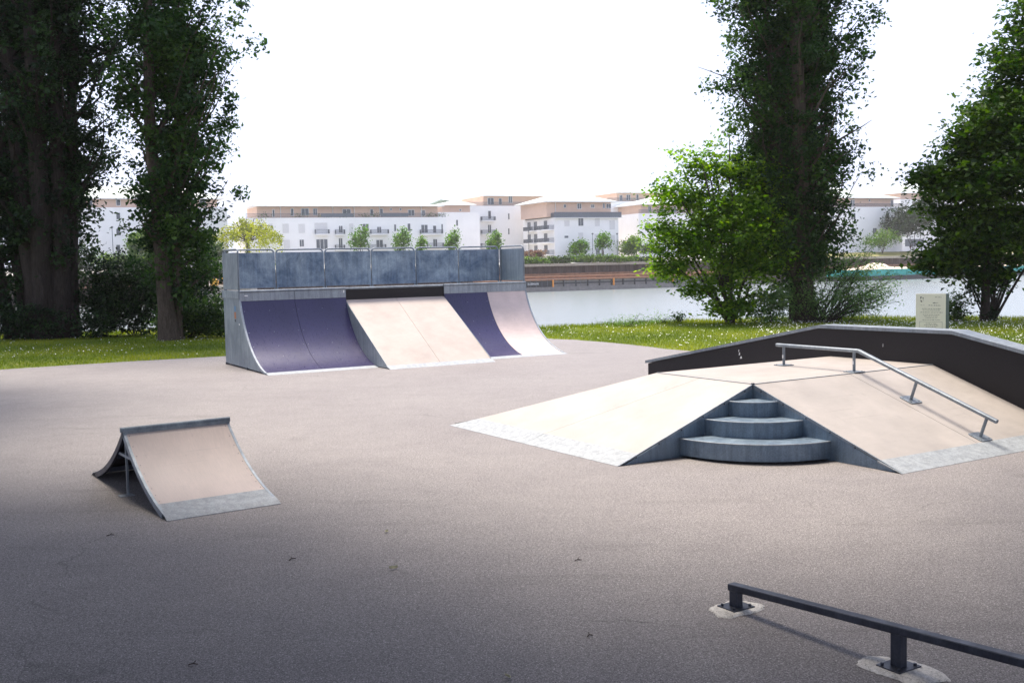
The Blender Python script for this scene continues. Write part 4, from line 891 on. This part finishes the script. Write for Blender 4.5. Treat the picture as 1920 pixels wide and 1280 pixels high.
def far_planting():
    def tree_far(px, ytop, ybot, wpx, d, mat, label, seed, trunk=True, leaf=.42, n=700, tall=1.0, group='young street trees on the far quay', name='street_tree', cb=.25):
        a, zt = far(px, ytop, d); _, zb = far(px, ybot, d); zb = min(zb, FZ); H = zt-zb; r = (far(px+wpx/2, ytop, d)[0]-a)
        base = fw(a, d, zb); ch = H*(1-cb)
        bush(name, label, base, [(0, 0, H*cb+ch*.45, r*.9, r*.9, ch*.42, 3), (r*.25, 0, H*cb+ch*.68, r*.5, r*.5, ch*.30, 1), (-r*.35, 0, H*cb+ch*.30, r*.55, r*.6, ch*.26, 1)], int(n*1.9), leaf*1.08, M[mat], M['bark'], seed, 'tree', group, 4, 1, .4, 9, .4, .09, .06)
        return base
    tree_far(674, 420, 486, 40, 11, 'lf_street', 'pale young tree left of centre in front of the long block, rounder crown', 201)
    tree_far(752, 424, 486, 34, 11, 'lf_street', 'pale pointed young tree in the middle of the long block front', 202)
    tree_far(790, 440, 486, 22, 9, 'lf_street', 'small young tree just right of the pale pointed one', 203, n=350)
    tree_far(848, 428, 486, 26, 11, 'lf_street', 'narrow cone shaped young tree before the narrow link block', 204)
    tree_far(927, 434, 486, 26, 9, 'lf_street', 'narrow young tree above the right end of the guard wall', 205)
    tree_far(1086, 447, 485, 34, 8, 'lf_street', 'rounded dense young tree before the white corner block', 206, cb=.12, n=900)
    tree_far(1130, 434, 488, 30, 6, 'lf_street', 'taller thin trunked young tree between two lamp posts', 207, cb=.35)
    tree_far(1184, 441, 486, 44, 8, 'lf_hedge', 'dark round young tree right of the corner block', 208, cb=.14, n=1300)
    tree_far(1655, 430, 476, 60, 7, 'lf_hedge', 'yellowish round street tree right of the tall poplar', 209, n=1400, leaf=.4)
    tree_far(1716, 372, 474, 100, 7, 'lf_dark', 'large dark round tree standing on the far quay beside the walker', 210, n=5200, leaf=.5, cb=.3)
    tree_far(1835, 400, 474, 70, 7, 'lf_maple', 'dark far quay tree seen through the right edge tree', 211, n=2000, leaf=.45)
    tree_far(262, 430, 492, 60, 4, 'lf_hedge', 'dark green far quay tree between the left poplars', 212, n=1800)
    tree_far(345, 425, 500, 90, 4, 'lf_dark', 'dark wide far quay tree behind the bare trunked poplar', 213, n=3000, leaf=.5)
    tree_far(395, 455, 505, 50, 3, 'lf_maple', 'dark low far quay tree left of the yellow willow', 214, n=1500)
    # yellow-green weeping willow: curtains of hanging leaves
    d = 6; a, zt = far(462, 405, d); zb = FZ-.6; r = far(528, 405, d)[0]-a; H = zt-zb; base = fw(a, d, zb); rng = np.random.default_rng(230)
    t = thing('willow', 'yellow green weeping willow on the far bank behind the left end of the guard wall', 'tree', base); mb = MB(); C = []; T = []
    mb.tube([(0, 0, 0), (.1, 0, H*.3), (.0, 0, H*.6)], [.5, .4, .25], 8)
    for i in range(150):
        az = rng.uniform(0, 6.28); rr_ = r*math.sqrt(rng.uniform(0.02, 1)); x, y = rr_*math.cos(az), rr_*.8*math.sin(az); top = H*(1-.38*(rr_/r)**2)*rng.uniform(.85, 1.02); L = rng.uniform(1.5, 4.5)
        if i % 6 == 0: mb.tube([(0, 0, H*.5), (x*.5, y*.5, max(top, H*.5)), (x, y, top)], [.12, .07, .03], 5)
        k = 30; tt = rng.uniform(0, 1, k); c = np.stack([x+rng.normal(size=k)*.3, y+rng.normal(size=k)*.3, top-tt*L], 1); C.append(c); T.append(np.full(k, rng.uniform(.1, .95)))
    mb.build('trunk', M['bark'], t); C = np.concatenate(C); C[:, 2] = np.maximum(C[:, 2], .2); crown(C, .5, M['lf_willow'], t, rng, np.concatenate(T)+rng.normal(size=len(C))*.1, up=-.2, elong=.4)
    bush('willow_bush', 'bright green bush at the willow foot just above the guard rail', fw(far(470, 470, 4)[0], 4, 1.6), [(0, 0, 1.6, 4.4, 1.4, 1.7, 1), (3, 0, 1.3, 3, 1.2, 1.4, 1)], 1500, .4, M['lf_green'], M['bark'], 231, 'bush', None, 4, 1, .35, 9)
    # hedges on the far quay
    def hedge(x0, x1, ytop, ybot, d, mat, label, seed, n):
        a0, zt = far(x0, ytop, d); a1, zb = far(x1, ybot, d); rng_ = np.random.default_rng(seed); L = a1-a0; h = max(.8, zt-zb)
        bush('hedge', label, fw((a0+a1)/2, d, zb), [(L*f, 0, h*.5, L*.16+.4, 1.0, h*.55*rng_.uniform(.8, 1.15), 1) for f in (-.4, -.2, 0, .2, .4)], int(n*2.6), .42, M[mat], M['bark'], seed, 'hedge', 'hedges along the far quay', 3, .6, .3, 9, .4, .04)
    for o_, args in enumerate(((982, 1022, 484, 496, 2, 'lf_hedge', 'short clipped hedge right behind the guard wall end', 241, 650), (1028, 1066, 482, 495, 2.2, 'lf_maple', 'dull green hedge section at the middle of the far quay', 242, 700), (1068, 1160, 480, 493, 2.4, 'lf_hedge', 'long bright hedge below the lamp posts', 243, 1500),
                (1160, 1186, 482, 492, 2.4, 'lf_hedge', 'small rounded hedge under the dark young tree', 244, 420), (1188, 1222, 481, 490, 2.5, 'lf_maple', 'low dark hedge nearest the bright green tree', 245, 420), (984, 1018, 470, 483, 9, 'lf_pink', 'reddish shrub bed at the foot of the corner block', 246, 500),
                (1205, 1240, 460, 476, 9, 'lf_dark', 'dark hedge before the lower white wing', 247, 600), (180, 300, 478, 500, 2, 'lf_hedge', 'sunlit hedge seen between the left poplars', 248, 1800), (200, 330, 495, 530, -.5, 'lf_maple', 'ivy mass hanging over the quay between the left poplars', 249, 2200), (30, 170, 480, 520, 1, 'lf_dark', 'dark hedge behind the massive poplar', 250, 2200))): hedge(*args)
    # street lamps
    for px, yt, yb, lab in ((991, 434, 497, 'thin far quay lamp post nearest the guard wall end'), (1111, 440, 483, 'thin lamp post left of the taller young tree'), (1157, 440, 484, 'thin lamp post between the corner block edge and dark young tree'), (210, 428, 490, 'thin lamp post seen between the left poplars')):
        a, zt = far(px, yt, 3.5); _, zb = far(px, yb, 3.5); zb = min(zb, QZ+.3); t = thing('street_lamp', lab, 'street lamp', fw(a, 3.5, zb-.3), BA, 'lamp posts on the far quay')
        mb = MB(); mb.tube([(0, 0, 0), (0, 0, zt-zb+.3)], [.09, .055], 8); mb.build('pole', M['balrail'], t); mb = MB(); mb.lathe((0, 0, zt-zb+.3), [(.0, .42), (.22, .36), (.26, .2), (.12, 0), (0, 0)], 10); mb.build('lantern', M['balrail'], t)
    # garden wall on the right
    a0, z = far(1440, 474, 9); a1, _ = far(1760, 470, 9); 
    # walker
    a, zb = far(1707, 471, 6.5); b = fw(a, 6.5, max(zb, 2.2)-.05); t = thing('person', 'person in dark maroon clothes walking along the far quay under the large round tree', 'person', b, BA)
    me = bpy.data.meshes.new('body'); bm = bmesh.new(); sk = bm.verts.layers.skin.verify()
    J = dict(pel=(0, 0, .95, .15), wst=(0, 0, 1.12, .14), chs=(0, 0, 1.35, .17), nck=(0, 0, 1.52, .06), hd=(0, -.02, 1.66, .11), hdt=(0, 0, 1.74, .09), sl=(-.2, 0, 1.43, .07), el=(-.25, .12, 1.17, .05), hl=(-.24, -.02, .97, .04), sr=(.2, 0, 1.43, .07), er=(.25, -.08, 1.17, .05), hr=(.24, -.24, 1.02, .04), kl=(-.11, -.14, .52, .075), fl=(-.11, -.02, .08, .05), tl=(-.11, -.18, .05, .04), kr=(.11, .06, .52, .075), fr=(.11, .36, .14, .05), tr_=(.11, .24, .05, .04))
    vv = {k: bm.verts.new(p[:3]) for k, p in J.items()}
    for k, p in J.items(): vv[k][sk].radius = (p[3], p[3])
    for e in (('pel','wst'),('wst','chs'),('chs','nck'),('nck','hd'),('hd','hdt'),('chs','sl'),('sl','el'),('el','hl'),('chs','sr'),('sr','er'),('er','hr'),('pel','kl'),('kl','fl'),('fl','tl'),('pel','kr'),('kr','fr'),('fr','tr_')): bm.edges.new((vv[e[0]], vv[e[1]]))
    vv['pel'][sk].use_root = True; bm.to_mesh(me); bm.free(); me.materials.append(M['cloth']); o = link('body', me, t); o.modifiers.new('skin', 'SKIN'); sdv = o.modifiers.new('smooth', 'SUBSURF'); sdv.levels = sdv.render_levels = 1
    hb = MB(); hb.lathe((0, .01, 1.66), [(.118, 0), (.122, .06), (.10, .12), (.05, .155), (0, .16)], 10); hb.build('hair', M['twig'], t)
far_planting()

def text_mesh(s, size, name, mat, parent, loc, rot, depth=.01):
    cu = bpy.data.curves.new(name, 'FONT'); cu.body = s; cu.size = size; cu.extrude = depth; cu.space_character = 1.05; tmp = bpy.data.objects.new(name, cu); COL.objects.link(tmp)
    dg = bpy.context.evaluated_depsgraph_get(); me = bpy.data.meshes.new_from_object(tmp.evaluated_get(dg)); bpy.data.objects.remove(tmp); me.materials.clear(); me.materials.append(mat)
    o = link(name, me, parent); o.location = loc; o.rotation_euler = rot; return o
def barges():
    def hull(b, L, W_, z0, z1, mat):
        mb = MB(); n = 12; A = []; 
        prof = [(-L/2-2.5, 0.), (-L/2, W_/2), (L/2, W_/2), (L/2+3.5, 0.)]
        ring = [(-L/2-2., -W_*.30), (-L/2, -W_/2), (L/2, -W_/2), (L/2+3.5, -W_*.12), (L/2+3.5, W_*.12), (L/2, W_/2), (-L/2, W_/2), (-L/2-2., W_*.30)]
        mb.prism([(x, y, z0) for x, y in ring], (0, 0, z1-z0)); return mb.build('hull', mat, b)
    # grey barge with a black name board
    d = -8; a0 = far(930, 540, d)[0]; a1 = far(1400, 540, d)[0]; L = a1-a0; c = (a0+a1)/2
    b = thing('barge', 'long low grey barge with a black name board and orange posts moored at the quay', 'barge', fw(c, d, WATER_Z), BA, 'barges moored on the far bank')
    W_ = 8.; hull(b, L, W_, -.6, .95, M['hullgrey'])
    X = lambda px: far(px, 530, d-W_/2)[0]-c
    mb = MB(); mb.box((X(985)-8, -W_/2+.7, .952), (X(1380), W_/2-.7, 2.35)); x = X(1036)
    while x < X(1378): mb.box((x-.12, -W_/2+.42, .953), (x+.12, -W_/2+.698, 2.3), 1); x += (X(1059)-X(1036))
    cm = mb.build('hold_coaming', [M['hullgrey'], M['blackhull']], b)
    st = MB(); st.box((X(1040), -W_/2+.66, 1.55), (X(1380), -W_/2+.699, 1.85)); st.build('dark_strake', M['blackhull'], cm)  # black strip along the coaming side
    tp = MB(); tp.box((X(975)-8, -W_/2+.35, 2.353), (X(1385), W_/2-.4, 2.62)); tp.box((X(975)-8, -W_/2+3.4, 2.62), (X(1385), W_/2-.6, 3.25)); tp.build('hatch_cover', M['rust'], b)
    nb = MB(); nb.box((X(985)-7, -W_/2+.45, .96), (X(1036), -W_/2+.655, 2.25)); nbo = nb.build('name_board', M['blackhull'], b)
    tm = text_mesh('SILVERMANN', .66, 'name_lettering', M['paper'], nbo, (X(990.5), -W_/2+.43, 1.5), (math.pi/2, 0, 0)); tm.scale = (.66, 1, 1)
    for px in (1038, 1152, 1263): p = MB(); p.tube([(X(px), -W_/2+.3, .95), (X(px), -W_/2+.3, 2.5)], .2, 8); p.build('orange_post', M['orange'], b)
    lr = MB(); lr.bar((X(985)-7, -W_/2+.2, 2.75), (X(1100), -W_/2+.2, 2.75), .05, .05)
    for i in range(12): x = X(985)+i*(X(1100)-X(985))/11; lr.bar((x, -W_/2+.2, .95), (x, -W_/2+.2, 2.75), .05, .05, up=(0, 1, 0))
    lr.build('side_rail', M['balrail'], b)
    # teal barge with sand
    d = -7; a0 = far(1560, 515, d)[0]; a1 = far(2040, 515, d)[0]; L = a1-a0; c = (a0+a1)/2
    b = thing('barge', 'dark hulled barge with a teal hold loaded with pale sand', 'barge', fw(c, d, WATER_Z), BA, 'barges moored on the far bank')
    hull(b, L, 8, -.6, 1.1, M['blackhull'])
    mb = MB(); mb.box((-L/2+1, -3.3, 1.102), (L/2-3, 3.3, 2.7)); 
    for x in np.arange(-L/2+2, L/2-3, 3.2): mb.box((x-.08, -3.45, 1.104), (x+.08, -3.302, 2.66))
    mb.build('hold_coaming', M['teal'], b)
    X = lambda px: far(px, 510, d)[0]-c
    sb = MB(); prof = [(-L/2+1.3, 2.72), (X(1600), 3.1), (X(1622), 3.5), (X(1640), 4.4), (X(1652), 4.3), (X(1662), 3.4), (X(1690), 3.05), (X(1740), 3.0), (X(1780), 3.9), (X(1800), 3.1), (L/2-3.4, 2.72)]
    xs = np.linspace(prof[0][0], prof[-1][0], 70); rngs = np.random.default_rng(3); hz = np.interp(xs, [p[0] for p in prof], [p[1] for p in prof])+rngs.normal(size=70)*.06
    rows = [[(x, yy, 2.71+(z-2.71)*f) for x, z in zip(xs, hz)] for yy, f in ((-3.1, 0), (-2.2, .55), (-1, .95), (0, 1), (1, .95), (2.2, .55), (3.1, 0))]
    for r0, r1 in zip(rows[:-1], rows[1:]): sb.strip(r0, r1)
    sb.build('sand_load', M['sand'], b)
    # loading jetty left of the quarter pipe
    Y = 188.; p0 = at(352, 545, Y); p1 = at(470, 545, Y); t = thing('jetty', 'concrete loading jetty with a sloping beam standing in the river left of the quarter pipe', 'jetty', (p0[0], Y, WATER_Z))
    w = p1[0]-p0[0]; zt = at(380, 540, Y)[2]-WATER_Z; zu = at(380, 551, Y)[2]-WATER_Z
    mb = MB(); mb.prism([(1.6, 0, zu), (1.6, 0, zt), (w, 0, zt), (w, 0, zu-1.6), (w*.55, 0, zu-1.1)], (0, 5, 0)); mb.build('deck_beam', M['concrete'], t)
    mb = MB(); mb.box((0, -.3, zt-.1), (w, 5.3, zt+.35)); mb.build('deck', M['quaycap'], t)
    for x, wd in ((2.3, .5), (3.4, .8)):
        for y in (.4, 4.2): p = MB(); p.box((x-wd/2, y, -2), (x+wd/2, y+.7, zt-.1)); p.build('pillar', M['concrete'], t)
    bm_ = MB(); bm_.bar((3.5, .6, .6), (5.6, .6, zu-.1), .25, .25); bm_.build('brace', M['concrete'], t)
    g = MB(); 
    for x in (.6, 1.8, 3.0): g.bar((x, 3, zt+.35), (x, 3, zt+1.7), .12, .12, up=(0, 1, 0))
    g.bar((.5, 3, zt+1.65), (3.1, 3, zt+1.65), .12, .12); g.bar((.5, 3, zt+1.05), (3.1, 3, zt+1.05), .1, .1); g.build('guard_railing', M['trim'], t)
    lp = MB(); lp.tube([(2.6, 2, zt+.35), (2.9, 2, zt+1.6), (3.0, 2, zt+2.6)], .1, 6); lp.lathe((3.0, 2, zt+2.6), [(.1, 0), (.3, .1), (.3, .35), (0, .45)], 8); lp.build('mooring_lamp', M['trim'], t)
    dg = thing('digger', 'yellow excavator arm and bucket lying on the concrete jetty deck', 'machine', (p0[0]+3.2, Y+1.4, WATER_Z+zt+.352))
    m_ = MB(); m_.prism([(.4, 0, 0), (1.5, 0, 0), (1.6, 0, .9), (.9, 0, 1.3), (.4, 0, .8)], (0, 1.2, 0)); m_.build('bucket', M['yellow'], dg, .05)
    m_ = MB(); m_.prism([(2.0, .2, 1.2), (2.9, .2, 1.45), (4.9, .2, .9), (5.1, .2, .3), (4.4, .2, .05), (3.2, .2, .4)], (0, .8, 0)); m_.build('boom', M['yellow'], dg, .05)
    m_ = MB(); m_.bar((1.3, .6, .9), (2.3, .6, 1.2), .18, .18); m_.build('link_arm', M['balrail'], dg)
barges()

# ------------------------------------------------------------------ small litter on the asphalt
def litter():
    for px, py, s, rz, mat, label in ((738, 1068, .036, .3, 'leaflitter', 'pale curled leaf lying alone on the asphalt in the middle foreground'), (725, 999, .028, 1.2, 'leaflitter', 'flat pale leaf on the asphalt above the curled leaf'), (952, 1272, .032, 2.1, 'leaflitter', 'pale curled leaf at the bottom edge of the view')):
        c = ground(px, py); rr = random.Random(int(px)); mb = MB(); rows = []
        for i in range(7):
            u = i/6; w = math.sin(math.pi*min(1, u*.9+.05))**.8*.55; rows.append([((u-.5)*2*s, v*w*s, .008+s*(.55*abs(v)**1.5*(1 if v > 0 else .4)+.35*(u-.5)**2*2)) for v in (-1, -.5, 0, .5, 1)])
        for a, b in zip(rows[:-1], rows[1:]): mb.strip(a, b)
        o = mb.build('fallen_leaf', M[mat]); o.location = (c[0], c[1], .004); o.rotation_euler = (0, 0, rz); tag(o, label, 'leaf', 'fallen leaves on the asphalt')
    for px, py, L, rz, label in ((1084, 1052, .06, .2, 'tiny dark twig on the asphalt right of the curled leaf'), (548, 1050, .07, .9, 'tiny dark twig on the asphalt left of the curled leaf'), (362, 1248, .06, .1, 'tiny dark twig near the lower left corner'), (207, 1005, .07, .4, 'tiny dark twig left of the launch ramp toe'), (1106, 1194, .04, .5, 'tiny dark twig in the lower middle of the asphalt')):
        c = ground(px, py); mb = MB(); mb.tube([(-L/2, 0, .006), (0, .008, .012), (L/2, -.004, .008)], .004, 5); mb.tube([(0, .008, .012), (L*.2, .03, .02)], .003, 5)
        o = mb.build('twig', M['twig']); o.location = (c[0], c[1], .004); o.rotation_euler = (0, 0, rz); tag(o, label, 'twig', 'twigs on the asphalt')
litter()

# ------------------------------------------------------------------ unseen trees added around the viewpoint to darken the near asphalt
def shade_trees():
    rng = np.random.default_rng(99)
    for i, (x, y, ox, oy, zc, rx, ry, rz, n, label) in enumerate((
            (-12.0, 8.0, 1.6, .4, 11.0, 10, 9.0, 2.8, 27000, 'large unseen tree added for shade on the left beside the viewpoint'), (12.0, 7.2, -1.0, 2.6, 11.0, 9.6, 8.3, 2.8, 27000, 'large unseen tree added for shade on the right beside the viewpoint'),
            (-1.0, -5.0, .5, 5.7, 10.8, 10, 11.6, 2.8, 34000, 'large unseen tree added for shade just behind the viewpoint'), (-17.5, 21, 0, 0, 12.0, 8, 8, 3.0, 13000, 'large unseen tree added for shade left of the skate plaza'),
            (17.0, 15, 0, 0, 11.5, 7.5, 7, 3.2, 13000, 'large unseen tree added for shade right of the pyramid box'), (-17, -7, 0, 0, 8.5, 9, 9, 5, 14000, 'large unseen tree added for shade far back on the left'), (15, -8, 0, 0, 8.5, 9, 9, 5, 14000, 'large unseen tree added for shade far back on the right'))):
        t = thing('added_shade_tree', label, 'tree', (x, y, 0), 0, 'added unseen shade trees around the viewpoint'); mb = MB(); mb.tube([(0, 0, -.1), (.1, 0, 2.5), (.0, .1, 5.), (0, 0, zc)], [.42, .33, .28, .12], 10)
        C = []; T = []
        for k in range(14):
            az = k*2.4; tgt = np.array([ox+rx*.7*math.cos(az), oy+ry*.7*math.sin(az), zc+rng.normal()*rz*.3]); Q = curve_path((0, 0, 4.0), tgt-np.array([0, 0, 4.]), np.linalg.norm(tgt-np.array([0, 0, 4.])), 8, rng, (0, 0, 0), .05); mb.tube(Q, np.linspace(.14, .03, 8), 6)
        mb.build('trunk', M['bark'], t)
        k = n//9
        for _ in range(k):
            d = rng.normal(size=3); d /= np.linalg.norm(d); c = np.array([ox, oy, zc])+d*rng.uniform(0, 1)**.45*np.array([rx, ry, rz]); C.append(c+rng.normal(size=(9, 3))*.35); T.append(np.full(9, rng.uniform(.1, .9)))
        crown(np.concatenate(C), .42, M['lf_dark'], t, rng, np.concatenate(T))
shade_trees()

# ------------------------------------------------------------------ haze added to pale the far buildings, standing in for glow
def haze():
    m = bpy.data.materials.new('added_haze'); m.use_nodes = True; t = m.node_tree; t.nodes.clear()
    v = t.nodes.new('ShaderNodeVolumePrincipled'); v.inputs['Color'].default_value = (1, .975, .93, 1); v.inputs['Density'].default_value = 0.00025
    o = t.nodes.new('ShaderNodeOutputMaterial'); t.links.new(v.outputs[0], o.inputs['Volume'])
    mb = MB(); mb.box((-1500, -1000, -40), (1500, 1600, 34)); tag(mb.build('haze', m), kind='stuff')
haze()
